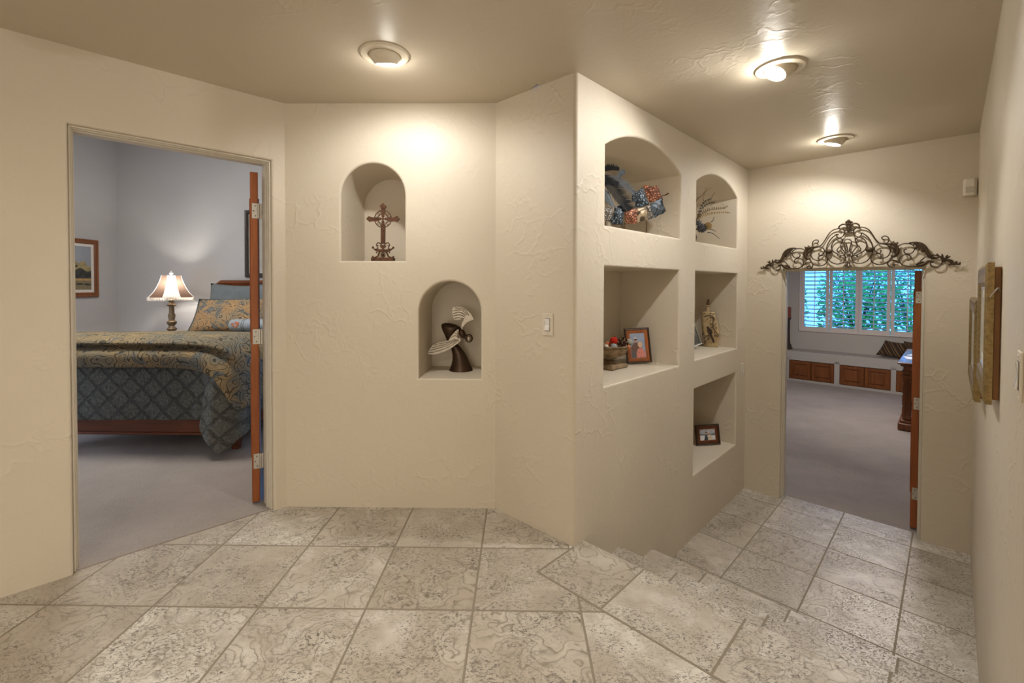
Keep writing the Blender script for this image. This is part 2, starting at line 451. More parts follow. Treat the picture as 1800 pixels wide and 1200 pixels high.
def slab(name, pts, z, t, mat, kind='structure'):
    m = MB(); m.prism([V(x, y, z) for x, y in pts], V(0, 0, -t)); return m.build(name, mat, kind=kind)
def upright(name, a, b, z0, z1, t, mat):
    a = V(a[0], a[1], z0); b = V(b[0], b[1], z0); d = (b-a).normalized(); n = V(-d.y, d.x, 0)
    m = MB(); m.prism([a, b, b+n*t, a+n*t], V(0, 0, z1-z0)); return m.build(name, mat, kind='structure')
Rend = F_-uN*4.75
upright('wall_entry_left', (Lend.x, Lend.y), (Lend.x, -4.5), -.03, CEIL+.05, -.12, MAT['wall'])
upright('wall_entry_right', (1.8, -4.5), (1.8, -.2), -.03, CEIL+.05, -.12, MAT['wall'])
upright('wall_entry_return', (Rend.x+.12, Rend.y-.05), (1.8, Rend.y-.05), -DROP-.03, CEIL+.05, .12, MAT['wall'])
upright('wall_entry_back', (Lend.x, -4.5), (1.8, -4.5), -.03, CEIL+.05, -.12, MAT['wall'])
# ceiling over the hall
slab('ceiling', [(-2.4, -4.6), (1.9, -4.6), (1.9, -.2), (3.6, 3.2), (3.45, 3.45), (2.3, 4.4), (1.7, 4.1), (.1, 2.45), (-.1, 2.8), (-1.35, 2.8), (-2.4, 1.75)], CEIL+.12, .12, MAT['ceil'])
# floors
lb = MN(-.284, 0); rb = MN(-.284, 1.504)
q1 = B0+uL*.06-nL*.03; q2 = B0+uL*.94-nL*.03
slab('floor', [(Lend.x, -4.5), (1.8, -4.5), (1.8, -1.2), (rb.x, rb.y), (lb.x, lb.y), (M_.x, M_.y), (B1.x, B1.y), (B0.x, B0.y), (q1.x, q1.y), (q2.x, q2.y), (Lend.x, Lend.y)], 0, .1, MAT['tile'])
def strip(name, s0, s1, z, mat, thick):
    """a tread with a rounded nosing at s1"""
    m = MB(); r = .012; prof = [(s0, z-thick), (s0, z)]
    for k in range(6):
        th = PI/2*k/5; prof.append((s1-r+r*math.sin(th), z-r+r*math.cos(th)))
    prof.append((s1, z-thick))
    m.grid([[MN(s, 0, zz) for s, zz in prof], [MN(s, 1.504, zz) for s, zz in prof]], True, True)
    m.add([MN(s, 0, zz) for s, zz in prof], [list(range(len(prof)))], False); m.add([MN(s, 1.504, zz) for s, zz in prof], [list(range(len(prof)))], False)
    return m.build(name, mat, kind='structure', sharp=50)
strip('floor_nosing', -.284, .095, 0, MAT['border'], RISE+.1)
strip('floor_tread', .05, .465, -RISE, MAT['tread'], RISE+.1)
strip('floor_tread', .42, .872, -2*RISE, MAT['tread'], RISE+.02)
m = MB(); m.prism([MN(.8, 0, -DROP), MN(.8, 1.504, -DROP), MN(2.6938, 1.504, -DROP), MN(2.6938, 1.25, -DROP), MN(2.80, 1.25, -DROP), MN(2.80, .28, -DROP), MN(2.6938, .28, -DROP), MN(2.6938, 0, -DROP)], V(0, 0, -.1))
m.build('floor_lower', MAT['lower'], kind='structure')

# grout joints round the border course
m = MB(); m.box(MN(-.284, .752, .0002), uF, uN, Z3, 1.504, .010, .0014); m.build('trim_3', plain('grout', sr(142, 132, 116), .9), kind='structure')
m = MB(); m.box(MN(-.142, .001, .0002), uN, uF, Z3, .284, .010, .0014); m.build('trim_4', bpy.data.materials['grout'], kind='structure')

# ------------------------------------------------------------------ door frames and door leaves
def jamb(name, q, u, nrm, a, b, z0, top, thick, mat):
    m = MB()
    for (d0, d1, e) in ((.020, thick+.012, .009), (.034, thick+.006, .014), (.055, .055+.035, .020)):
        dc = (d0+d1)/2; dd = d1-d0
        m.box(q+u*(a+e/2)+Z3*(z0+top)/2-nrm*dc, u, nrm, Z3, e, dd, top-z0, .003)
        m.box(q+u*(b-e/2)+Z3*(z0+top)/2-nrm*dc, u, nrm, Z3, e, dd, top-z0, .003)
        m.box(q+u*(a+b)/2+Z3*(top-e/2)-nrm*dc, u, nrm, Z3, b-a, dd, e, .003)
    return m.build(name, mat, kind='structure')
jamb('trim_1', B0, uL, nL, .073, .932, 0, 2.088, TL, MAT['trim'])
jamb('trim_2', N_, uF, nF, .296, 1.238, -DROP, 1.505, .14, MAT['trim'])
def leaf(name, hinge, width, z0, z1, hz, label):
    d = V(hinge.x, hinge.y, 0).normalized(); lft = V(-d.y, d.x, 0); T = .042
    r_ = root(name, V(hinge.x, hinge.y, z0), label, 'door', kind='structure')
    m = MB(); c = hinge+d*(width/2)+lft*(T/2); m.box(V(c.x, c.y, (z0+z1)/2), d, lft, Z3, width, T, z1-z0, .002)
    for sgn in (0, 1):          # raised panels on both faces
        for (pz0, pz1) in ((.12, .42), (.48, .93)):
            for (x0, x1) in ((.12, .46), (.54, .88)):
                cc_ = hinge+d*(width*(x0+x1)/2)+lft*(T if sgn else 0)
                m.box(V(cc_.x, cc_.y, z0+(z1-z0)*(pz0+pz1)/2), d, lft, Z3, width*(x1-x0), .012, (z1-z0)*(pz1-pz0), .005)
    m.build('door_leaf', MAT['oak'], r_)
    for z in hz:
        m = MB(); e = hinge+lft*(T*.40)-d*.0015
        m.box(V(e.x, e.y, z), d, lft, Z3, .003, T*.78, .092, .001)
        e = hinge-lft*.004-d*.004; m.tube([V(e.x, e.y, z-.046), V(e.x, e.y, z+.046)], .006, 10)
        e = hinge-lft*.012-d*.003
        m.box(V(e.x, e.y, z), d, lft, Z3, .003, .016, .092, .001)
        m.mi = 1
        for (dz, k) in ((-.03, .2), (0, .6), (.03, .3)):
            e = hinge+lft*(T*(.2+k*.6))-d*.0035; m.ball(V(e.x, e.y, z+dz), .0035, 8)
        m.build('hinge', [MAT['steel'], MAT['iron']], r_)
    e = hinge+d*(width-.07)
    m = MB()
    for sg in (-1,):
        p = V(e.x, e.y, z0+.95)+lft*(T/2+sg*(T/2+.03)); m.ball(p, .028, 14); m.tube([V(e.x, e.y, z0+.95)+lft*(T/2), p], .01, 8)
    m.build('door_handle', MAT['steel'], r_)
h1 = B0+uL*.108-nL*(TL+.006)
leaf('door_1', h1, .80, .018, 2.035, (1.80, 1.035, .27), 'oak bedroom door standing open with three steel hinges on its edge')
h2 = N_+uF*1.214+uN*(.147)
leaf('door_2', h2, .86, -DROP+.018, 1.48, (1.27, .44, -.27), 'oak study door at the bottom of the steps standing open')

# ------------------------------------------------------------------ ceiling lamps
def eyeball(P, aim, label, energy, spot=75):
    P = V(P.x, P.y, CEIL)
    r_ = root('ceiling_light', P, label, 'ceiling light')
    m = MB(); m.lathe(P, [(.074, -.003), (.078, -.012), (.092, -.013), (.108, -.009), (.113, -.0005), (.074, -.0005)], 48); m.build('trim_ring', MAT['lampring'], r_)
    d = (Vector(aim)-P).normalized(); c = P+V(0, 0, .012)
    m = MB(); prof = []
    R = .073
    for k in range(13):
        th = math.radians(44)+math.radians(128-44)*k/12; prof.append((R*math.sin(th), R*math.cos(th)))
    m.lathe(c, prof + [(.033, R*math.cos(math.radians(128))+.012)][:0], 40, ax=d)
    m.build('eyeball', MAT['lampring'], r_, recalc=False)
    f = c+d*(R*math.cos(math.radians(44)))
    m = MB(); m.lathe(f-d*.004, [(.050, 0), (.047, .005), (.027, .010), (.0001, .012)], 32, ax=d); m.build('bulb', MAT['bulb'], r_)
    light('overhead_beam', 'SPOT', f+d*.015, energy, (1, .975, .94), aim, spot_size=math.radians(spot), spot_blend=.55, shadow_soft_size=.03)
    light('ceiling_light_glow', 'POINT', f+d*.03, energy*.07, (1, .95, .86), shadow_soft_size=.03)
MAT['lampring'] = plain('white_lamp_trim', sr(215, 205, 185), .45, var=.02)
m = NT('lamp_bulb', .3); m.b.inputs['Emission Color'].default_value = (1, .95, .85, 1); m.b.inputs['Emission Strength'].default_value = 22; MAT['bulb'] = m.m
eyeball(V(-.631, 2.135, 0), (-.63, 2.33, 1.9), 'eyeball ceiling light over the wall with the cross niche', 30, 158)
eyeball(V(1.300, 2.275, 0), (.98, 2.22, 1.9), 'brightest eyeball ceiling light, near the top of the steps', 62, 158)
eyeball(V(2.335, 3.365, 0), (2.22, 3.48, 1.9), 'eyeball ceiling light over the doorway at the foot of the steps', 46, 158)
# two added fill spots without fittings, over and behind the photographer
for p in ((-.2, .5), (-1.0, -2.6)):
    light('overhead_beam', 'SPOT', (p[0], p[1], 2.42), 30, WARM, (p[0], p[1], 0), spot_size=math.radians(140), spot_blend=1, shadow_soft_size=.05)

# ------------------------------------------------------------------ bedroom
upright('wall_bedroom_left', (-5.26, 1.7), (-5.26, 5.97), -.03, 3.3, .12, MAT['bedwall'])
upright('wall_bedroom_back', (-5.3, 5.85), (-1.2, 5.85), -.03, 3.3, .12, MAT['bedwall'])
upright('wall_bedroom_right', (-1.25, 3.2), (-1.25, 5.9), -.03, 3.3, -.12, MAT['bedwall'])
upright('wall_bedroom_front', (-5.3, 1.75), (-2.3, 1.75), -.03, 3.3, -.12, MAT['bedwall'])
slab('ceiling_bedroom', [(-5.4, 1.6), (-2.4, 1.6), (-1.3, 2.8), (-1.2, 6), (-5.4, 6)], 3.4, .12, MAT['bedwall'])
_m = MB(); a = B0-uL*.05-nL*TL; b_ = Lend-nL*TL
_m.prism([a+Z3*CEIL, b_+Z3*CEIL, b_-nL*.05+Z3*CEIL, a-nL*.05+Z3*CEIL], V(0, 0, 1.0)); _m.build('wall_bedroom_header', MAT['bedwall'], kind='structure')
slab('floor_bedroom', [(q2.x, q2.y), (q1.x, q1.y), (-1.25, 2.85), (-1.25, 5.9), (-5.3, 5.9), (-5.3, 1.75), (-2.35, 1.75)], .006, .08, MAT['carpetb'])

# the bed: low footboard rails, legs and a sleigh headboard
bx0, bx1, by0, by1 = -3.86, -2.27, 3.60, 5.70
bed = root('bed', V(-3.06, 4.6, .006), 'dark cherry sleigh bed seen through the left doorway', 'bed')
m = MB(); m.box(V((bx0+bx1)/2, by0+.02, .205), uB, V(0, 1, 0), Z3, bx1-bx0-.02, .04, .13, .006)
m.box(V((bx0+bx1)/2, by0+.012, .142), uB, V(0, 1, 0), Z3, bx1-bx0-.02, .05, .02, .004); m.build('footboard', MAT['cherry'], bed)
for x in (bx0+.02, bx1-.02):
    m = MB(); m.box(V(x, (by0+by1)/2, .21), uB, V(0, 1, 0), Z3, .04, by1-by0-.1, .13, .005); m.build('side_rail', MAT['cherry'], bed)
for x in (bx0+.04, bx1-.04):
    for y in (by0+.05, by1-.05):
        m = MB(); m.grid([[V(x+i*q, y+j*q, z) for i, j in ((-1, -1), (1, -1), (1, 1), (-1, 1))] for q, z in ((.024, .006), (.036, .16), (.036, .28))], False, True)
        m.add([V(x+i*.036, y+j*.036, .28) for i, j in ((-1, -1), (1, -1), (1, 1), (-1, 1))], [(0, 1, 2, 3)], False); m.build('leg', MAT['cherry'], bed)
m = MB(); prof = [(5.66, .15), (5.65, .9), (5.66, 1.2), (5.69, 1.33), (5.675, 1.375), (5.70, 1.405), (5.74, 1.405), (5.765, 1.37), (5.74, 1.32), (5.70, 1.2), (5.69, .9), (5.70, .15)]
pp = cm([V(0, y, z) for y, z in prof], 3)
rows = []
for x, s in ((-3.87, .96), (-3.80, 1.0), (-2.28, 1.0), (-2.20, .96)):
    rows.append([V(x + (0 if abs(x) < 3.86 and abs(x) > 2.25 else 0), p.y, .15+(p.z-.15)*s) for p in pp])
m.grid(rows, True, False); m.add(rows[0], [list(range(len(pp)))], False); m.add(rows[-1], [list(range(len(pp)))], False)
m.build('headboard', MAT['cherry'], bed)
m = MB(); m.box(V((bx0+bx1)/2, 4.64, .50), uB, V(0, 1, 0), Z3, 1.52, 2.02, .42, .05); m.build('mattress', MAT['white'], bed)

mq = NT('quilted_slate_coverlet', .8, .2); p = mq.pos()
sp = mq.n('ShaderNodeSeparateXYZ'); mq.l(p, sp.inputs[0])
a = mq.math('MULTIPLY', mq.math('ADD', sp.outputs[0], sp.outputs[2]), 5.6); b2 = mq.math('MULTIPLY', mq.math('SUBTRACT', sp.outputs[0], sp.outputs[2]), 5.6)
def tri(x): f = mq.math('FRACT', x); return mq.math('MINIMUM', f, mq.math('SUBTRACT', 1.0, f))
e = mq.math('MINIMUM', tri(a), tri(b2))
gr = mq.ramp(e, [(.0, 0.0), (.05, 1.0), (.075, .4), (.11, 1.0)])
dots = mq.ramp(mq.vor(42, 'F1'), [(.1, 1.0), (.5, 0.0)])
hem = mq.ramp(mq.math('ADD', mq.math('MULTIPLY', sp.outputs[2], 1.0), 0.0), [(.345, 0.0), (.355, 1.0)])
hh = mq.math('ADD', mq.math('MULTIPLY', gr, 1.2), mq.math('MULTIPLY', dots, .5))
mq.col(mq.mix(mq.ramp(mq.noise(60, 3), [(.3, 0.0), (.7, 1.0)]), sr(84, 87, 84), sr(116, 119, 114)))
mq.bump(hh, .9, .010); MAT['quilt'] = mq.m
cols = [((-4.02, 3.565, .70), (-4.02, 3.545, .265)), ((-3.6, 3.565, .70), (-3.6, 3.55, .262)), ((-3.0, 3.565, .70), (-3.0, 3.54, .268)),
        ((-2.62, 3.565, .70), (-2.64, 3.54, .27)), ((-2.52, 3.56, .70), (-2.53, 3.535, .275)), ((-2.44, 3.53, .70), (-2.49, 3.50, .262)), ((-2.40, 3.47, .69), (-2.462, 3.44, .235)),
        ((-2.34, 3.44, .68), (-2.38, 3.40, .135)), ((-2.29, 3.46, .67), (-2.287, 3.39, .055)), ((-2.255, 3.52, .66), (-2.215, 3.48, .115)), ((-2.25, 3.62, .66), (-2.18, 3.58, .165)),
        ((-2.245, 3.75, .66), (-2.205, 3.75, .27)), ((-2.24, 4.1, .66), (-2.19, 4.1, .29)), ((-2.24, 4.7, .66), (-2.2, 4.7, .27)), ((-2.24, 5.5, .66), (-2.2, 5.5, .28))]
tops = cm([V(*c[0]) for c in cols], 5); bots = cm([V(*c[1]) for c in cols], 5); n = len(tops); rows = []
for k in range(15):
    t = k/14; rows.append([tops[i].lerp(bots[i], t)+V(0, -1, 0)*(.010*math.sin(i*1.1)*t)+V(.008*math.sin(i*.9)*t, 0, 0) for i in range(n)])
rows = [[q+V(0, .06, .02) if q.x < -2.4 else q+V(-.05, .04, .02) for q in rows[0]]] + rows
m = MB(); m.grid(rows); m.build('coverlet', MAT['quilt'], None, 'slate blue quilted coverlet hanging from the bed to a pointed corner', 'coverlet', origin=(-3.0, 3.6, .7), sharp=0,
    mods=[('SOLIDIFY', dict(thickness=.008)), ('SUBSURF', dict(levels=1, render_levels=1))], recalc=False)

MAT['pais'] = paisley('paisley_comforter', sr(158, 138, 102), sr(136, 127, 106), sr(48, 48, 46), 8, sr(112, 116, 112))
MAT['pais2'] = paisley('paisley_sham', sr(176, 142, 100), sr(150, 136, 112), sr(60, 58, 54), 10, sr(112, 116, 112))
# each column: hem, lower bulge, under crease, crease, upper bulge, crest, top, head end
K = []
for x, w_ in ((-4.10, 0), (-3.7, .006), (-3.3, 0), (-2.95, .005), (-2.62, 0)):
    K.append([(x, 3.52, .685+w_), (x, 3.475, .70), (x, 3.445, .77), (x, 3.475, .835), (x, 3.575, .858), (x, 3.475, .875), (x, 3.49, .905), (x, 3.58, .925), (x, 3.85, .935-w_), (x, 4.3, .90), (x, 4.9, .83), (x, 5.45, .80)])
K.append([(-2.46, 3.50, .66), (-2.45, 3.46, .685), (-2.43, 3.44, .75), (-2.42, 3.48, .81), (-2.43, 3.58, .838), (-2.40, 3.50, .86), (-2.42, 3.53, .895), (-2.46, 3.62, .925), (-2.5, 3.87, .935), (-2.5, 4.3, .90), (-2.5, 4.9, .83), (-2.5, 5.45, .80)])
K.append([(-2.345, 3.44, .60), (-2.315, 3.40, .61), (-2.29, 3.44, .67), (-2.28, 3.50, .72), (-2.31, 3.58, .755), (-2.26, 3.53, .78), (-2.27, 3.58, .84), (-2.33, 3.68, .90), (-2.42, 3.88, .93), (-2.42, 4.3, .90), (-2.42, 4.9, .83), (-2.42, 5.45, .80)])
K.append([(-2.262, 3.44, .49), (-2.235, 3.42, .50), (-2.21, 3.48, .56), (-2.205, 3.55, .60), (-2.235, 3.62, .635), (-2.185, 3.61, .67), (-2.20, 3.68, .76), (-2.26, 3.76, .86), (-2.36, 3.90, .92), (-2.36, 4.3, .89), (-2.36, 4.9, .83), (-2.36, 5.45, .80)])
K.append([(-2.205, 3.47, .335), (-2.18, 3.49, .36), (-2.165, 3.55, .42), (-2.165, 3.62, .48), (-2.185, 3.69, .535), (-2.15, 3.69, .60), (-2.165, 3.76, .70), (-2.22, 3.83, .82), (-2.32, 3.95, .91), (-2.32, 4.3, .88), (-2.32, 4.9, .82), (-2.32, 5.45, .79)])
K.append([(-2.17, 3.62, .37), (-2.15, 3.64, .39), (-2.14, 3.70, .45), (-2.145, 3.77, .52), (-2.14, 3.81, .56), (-2.14, 3.84, .64), (-2.155, 3.90, .74), (-2.20, 3.95, .84), (-2.29, 4.05, .91), (-2.29, 4.4, .88), (-2.29, 4.9, .82), (-2.29, 5.45, .79)])
K.append([(-2.16, 4.1, .38), (-2.14, 4.1, .40), (-2.135, 4.12, .45), (-2.14, 4.14, .52), (-2.14, 4.16, .56), (-2.14, 4.18, .64), (-2.15, 4.2, .74), (-2.19, 4.22, .83), (-2.27, 4.3, .90), (-2.27, 4.5, .87), (-2.27, 4.9, .82), (-2.27, 5.45, .79)])
K.append([(-2.16, 5.45, .38), (-2.14, 5.45, .40), (-2.135, 5.45, .45), (-2.14, 5.45, .5), (-2.14, 5.45, .55), (-2.14, 5.45, .62), (-2.15, 5.45, .68), (-2.19, 5.45, .75), (-2.27, 5.45, .79), (-2.27, 5.46, .79), (-2.27, 5.47, .79), (-2.27, 5.48, .79)])
rows = [[Vector(q) for q in k] for k in K]
m = MB(); m.grid([cm(r_, 3) for r_ in [list(c) for c in zip(*[cm(list(cc_), 4) for cc_ in zip(*rows)])]]) if False else m.grid(rows)
m.build('comforter', MAT['pais'], None, 'tan and blue paisley comforter folded over the foot of the bed', 'comforter', origin=(-3.0, 4.2, .85), sharp=0,
    mods=[('SOLIDIFY', dict(thickness=.02, offset=1)), ('SUBSURF', dict(levels=3, render_levels=3))], recalc=False)

def pillow(name, c, W_, H_, T_, R_, U_, mat, label, cat='pillow', group=None, flange=0, trim=None):
    R_ = Vector(R_).normalized(); U_ = Vector(U_).normalized(); Nn = R_.cross(U_).normalized(); c = Vector(c); m = MB(); n = 18
    for sg in (1, -1):
        rows = []
        for i in range(n+1):
            a_ = -1+2*i/n; row = []
            for j in range(n+1):
                b_ = -1+2*j/n
                px = a_*(1-.07*(1-b_*b_)*0-.06*(1-abs(b_)**2)*abs(a_)**3); pz = b_*(1-.10*(1-abs(a_)**2)*abs(b_)**3)
                th = max(0, (1-abs(a_)**3.2)*(1-abs(b_)**3.2))**.55
                row.append(c+R_*(px*W_/2)+U_*(pz*H_/2)+Nn*(sg*T_/2*th))
            rows.append(row)
        m.grid(rows)
    o = m.build(name, mat, None, label, cat, group, origin=c-U_*H_/2, sharp=0)
    if flange:
        pts = []
        for i in range(4*12):
            k = i/12.0; sd = int(k); f = -1+2*(k-sd)
            q = [(f, -1), (1, f), (-f, 1), (-1, -f)][sd]
            a_, b_ = q; px = a_*(1-.06*(1-abs(b_)**2)*abs(a_)**3); pz = b_*(1-.10*(1-abs(a_)**2)*abs(b_)**3)
            pts.append(c+R_*(px*W_/2)+U_*(pz*H_/2))
        t = MB(); t.tube(pts+[pts[0]], flange, 6); t.build('piping', trim or mat, o)
    return o
MAT['slate'] = plain('slate_cotton', sr(112, 118, 118), .85, .2, var=.08, scale=14, bump=.3, bscale=120)
MAT['slated'] = plain('slate_cotton_dark', sr(84, 88, 86), .85, .2, var=.08, scale=14, bump=.3, bscale=120)
pillow('pillow', (-3.47, 5.56, 1.12), .80, .50, .15, (1, 0, -.02), (0, .28, 1), MAT['slate'], 'plain slate grey pillow leaning on the headboard', group='pillows on the bed')
pillow('pillow', (-2.95, 5.36, 1.13), .52, .52, .12, (1, .05, .06), (-.05, .30, 1), MAT['slate'], 'slate square pillow with stitched pattern, half behind the door edge', group='pillows on the bed', flange=.006, trim=MAT['slated'])
pillow('pillow', (-3.28, 5.10, .995), .86, .44, .17, (1, .03, .02), (.0, .55, 1), MAT['pais2'], 'large tan paisley pillow at the head of the bed', group='pillows on the bed', flange=.008, trim=MAT['slated'])
m = MB(); bc = V(-3.10, 4.90, .905)
prof = [(.001, 0), (.04, .004), (.062, .02), (.068, .05), (.070, .2), (.070, .36), (.068, .51), (.062, .54), (.04, .556), (.001, .56)]
m.lathe(bc-V(.06, 0, 0), prof, 24, ax=V(1, 0, 0)); bo = m.build('bolster_pillow', plain('pale_blue_satin', sr(150, 158, 164), .6, .4, bump=.2), None, 'pale blue bolster pillow with embroidered orange flowers', 'pillow', 'pillows on the bed', origin=(-3.1, 4.9, .84))
m = MB(); MAT['orange'] = plain('orange_embroidery', sr(196, 128, 96), .8); MAT['darkstitch'] = plain('dark_embroidery', sr(84, 88, 84), .8)
for k in range(9):
    a_ = k*.9; m.ball(bc+V(.03+.028*math.cos(a_)+.01*k % .03, -.068, .012+.024*math.sin(a_)), .014, 8, 1, .35, 1)
m.build('flower_embroidery', MAT['orange'], bo)
for x in (.10, .12, .20):
    m = MB(); m.lathe(bc+V(x, 0, 0), [(.0705, 0), (.073, .002), (.0705, .005)], 24, ax=V(1, 0, 0)); m.build('band', MAT['darkstitch'], bo)

# nightstand and lamp beyond the bed
ns = root('nightstand', V(-4.27, 5.5, .006), 'nightstand hidden beyond the bed under the lamp', 'nightstand')
m = MB(); m.box(V(-4.27, 5.52, .33), uB, V(0, 1, 0), Z3, .50, .42, .56, .01); m.build('body', MAT['cherry'], ns)
m = MB(); m.box(V(-4.27, 5.51, .625), uB, V(0, 1, 0), Z3, .56, .48, .03, .008); m.build('top', MAT['cherry'], ns)
for z in (.45, .22):
    m = MB(); m.box(V(-4.27, 5.305, z), uB, V(0, 1, 0), Z3, .42, .02, .18, .006); d_ = m.build('drawer', MAT['cherry'], ns)
    m = MB(); m.ball(V(-4.27, 5.285, z), .014, 10); m.build('knob', MAT['steel'], d_)
LX, LY = -4.275, 5.50
lamp = root('table_lamp', V(LX, LY, .64), 'bronze table lamp with a lit panelled bell shade beyond the bed', 'table lamp')
MAT['lampbase'] = plain('antique_gold_resin', sr(120, 104, 78), .45, .5, .35, var=.25, scale=18, bump=.2)
m = MB(); m.lathe((LX, LY, .64), [(.085, 0), (.09, .01), (.08, .025), (.05, .035), (.045, .05), (.028, .09), (.024, .13), (.05, .15), (.055, .165), (.04, .18), (.028, .20), (.048, .225), (.055, .25), (.030, .27), (.034, .29), (.040, .33), (.028, .36), (.028, .44), (.050, .452), (.054, .462), (.03, .475), (.022, .49), (.040, .505), (.052, .525), (.020, .535), (.018, .60)], 32); m.build('base', MAT['lampbase'], lamp)
msd = NT('lamp_shade_silk', .8, .2); msd.m.use_nodes = True
tn = msd.t; tr = msd.n('ShaderNodeBsdfTranslucent'); tr.inputs[0].default_value = sr(224, 190, 168); df = msd.n('ShaderNodeBsdfDiffuse'); df.inputs[0].default_value = sr(120, 90, 74)
mx = msd.n('ShaderNodeMixShader'); mx.inputs[0].default_value = .05; msd.l(df.outputs[0], mx.inputs[1]); msd.l(tr.outputs[0], mx.inputs[2]); msd.l(mx.outputs[0], tn.nodes['Material Output'].inputs[0])
ms2 = NT('lamp_shade_ivory', .8, .2); tr = ms2.n('ShaderNodeBsdfTranslucent'); tr.inputs[0].default_value = (.95, .9, .85, 1); df = ms2.n('ShaderNodeBsdfDiffuse'); df.inputs[0].default_value = (.8, .75, .7, 1)
mx = ms2.n('ShaderNodeMixShader'); mx.inputs[0].default_value = .22; ms2.l(df.outputs[0], mx.inputs[1]); ms2.l(tr.outputs[0], mx.inputs[2]); ms2.l(mx.outputs[0], ms2.t.nodes['Material Output'].inputs[0])
m = MB(); prof = [(.102, .82), (.112, .78), (.128, .73), (.152, .675), (.188, .61), (.236, .553)]
for k in range(8):
    m.mi = 1 if k % 2 == 0 else 0
    th0 = -.905-PI/8+k*PI/4; th1 = th0+PI/4
    m.grid([[V(LX+r*math.cos(th0+(th1-th0)*j/4)*(1-.03*math.sin(PI*j/4)), LY+r*math.sin(th0+(th1-th0)*j/4)*(1-.03*math.sin(PI*j/4)), .64+hh_) for j in range(5)] for r, hh_ in prof])
shade = m.build('lamp_shade', [msd.m, ms2.m], lamp, 'panelled bell shade, brown with ivory panels', recalc=False)
MAT['fringe'] = plain('beaded_fringe', sr(225, 215, 200), .5)
m = MB()
for k in range(90):
    th = 2*PI*k/90; ln_ = .036+.006*(k % 2)
    q = V(LX+.235*math.cos(th), LY+.235*math.sin(th), 1.195); m.tube([q, q-V(0, 0, ln_)], [.004, .0055], 5)
m.build('fringe', MAT['fringe'], shade)
m = MB(); m.lathe((LX, LY, 1.23), [(.006, 0), (.006, .24), (.016, .245), (.02, .26), (.012, .272), (.008, .285), (.001, .29)], 14); m.build('finial', MAT['fringe'], lamp)
light('table_lamp_light', 'POINT', (LX+.03, LY-.03, 1.34), 16, (1, .95, .87), shadow_soft_size=.035)

# pictures in the bedroom
def picture(name, c, R_, U_, W_, H_, fw, fd, fmat, label, cat, inner, matw=0, matmat=None, liner=None, group=None):
    """inner(mb) fills the art. c centre at the back of the frame; front faces R x U"""
    R_ = Vector(R_).normalized(); U_ = Vector(U_).normalized(); Nn = R_.cross(U_).normalized(); c = Vector(c)
    r_ = root(name, c, label, cat, group)
    P = lambda x, z, d=0: c+R_*x+U_*z+Nn*d
    def ring(w0, h0, wid, d0, prof, mat, nm, par):
        m = MB(); cs = [(-1, -1), (1, -1), (1, 1), (-1, 1)]
        m.grid([[P(i*(w0/2-o), j*(h0/2-o), d0+dd) for i, j in cs] for o, dd in prof], False, True); return m.build(nm, mat, par)
    ring(W_, H_, fw, 0, [(0, 0), (0, fd*.75), (fw*.15, fd), (fw*.45, fd*.82), (fw*.8, fd*.95), (fw, fd*.6), (fw, .001), (0, 0)], fmat, 'frame', r_)
    w1 = W_-2*fw; h1_ = H_-2*fw
    if liner: ring(w1+.004, h1_+.004, 0, 0, [(0, fd*.55), (liner[1]*.5, fd*.6), (liner[1], fd*.45), (liner[1], .001), (0, .001)], liner[0], 'liner', r_); w1 -= 2*liner[1]; h1_ -= 2*liner[1]
    if matw:
        ring(w1+.004, h1_+.004, 0, 0, [(0, fd*.42), (matw, fd*.42), (matw, .001), (0, .001)], matmat, 'mat_board', r_); w1 -= 2*matw; h1_ -= 2*matw
    m = MB(); m.prism([P(-w1/2-.002, -h1_/2-.002, .001), P(w1/2+.002, -h1_/2-.002, .001), P(w1/2+.002, h1_/2+.002, .001), P(-w1/2-.002, h1_/2+.002, .001)], Nn*(fd*.3))
    return r_, m, P, Nn, w1, h1_
def patch(m, P, pts, d, mi, t=.0006, Nn=None):
    m.mi = mi; m.prism([P(x, z, d) for x, z in pts], Nn*t)
def blob(cx, cz, rx, rz, n=12, j=0): return [(cx+rx*math.cos(2*PI*k/n)*(1+j*random.uniform(-1, 1)), cz+rz*math.sin(2*PI*k/n)*(1+j*random.uniform(-1, 1))) for k in range(n)]

y0, y1 = 4.42, 5.56
r_, m, P, Nn, w1, h1_ = picture('painting', (-5.258, (y0+y1)/2, 1.545), (0, 1, 0), (0, 0, 1), y1-y0, .70, .055, .03, MAT['oakx'],
    'desert landscape painting in a brown wood frame on the grey wall', 'painting', None, .035, MAT['white'])
mm = [plain('paint_sky', sr(150, 154, 160), .7, var=.08, scale=5), plain('paint_hill', sr(158, 142, 100), .8, var=.25, scale=25), plain('paint_bush', sr(56, 56, 52), .8, var=.5, scale=22),
      plain('paint_field', sr(130, 118, 88), .8, var=.2, scale=18), plain('paint_strip', sr(184, 144, 92), .8, var=.2)]
d = .03*.3+.0012
H2 = h1_/2; W2 = w1/2
patch(m, P, [(-W2, .20*H2)]+[(-W2+w1*k/24, .20*H2+.10*H2*math.sin(k*.7)+.03*math.sin(k*2.1)) for k in range(25)]+[(W2, -.3*H2), (-W2, -.3*H2)], d, 1, Nn=Nn)
patch(m, P, [(-W2, -.05*H2)]+[(-W2+w1*k/24, -.08*H2+.09*H2*math.sin(k*1.3)) for k in range(25)]+[(W2, -.62*H2), (-W2, -.62*H2)], d+.001, 2, Nn=Nn)
patch(m, P, [(-W2, -.50*H2), (W2, -.46*H2), (W2, -H2), (-W2, -H2)], d+.002, 3, Nn=Nn)
patch(m, P, [(-W2, -.54*H2), (W2, -.50*H2), (W2, -.58*H2), (-W2, -.60*H2)], d+.003, 4, Nn=Nn)
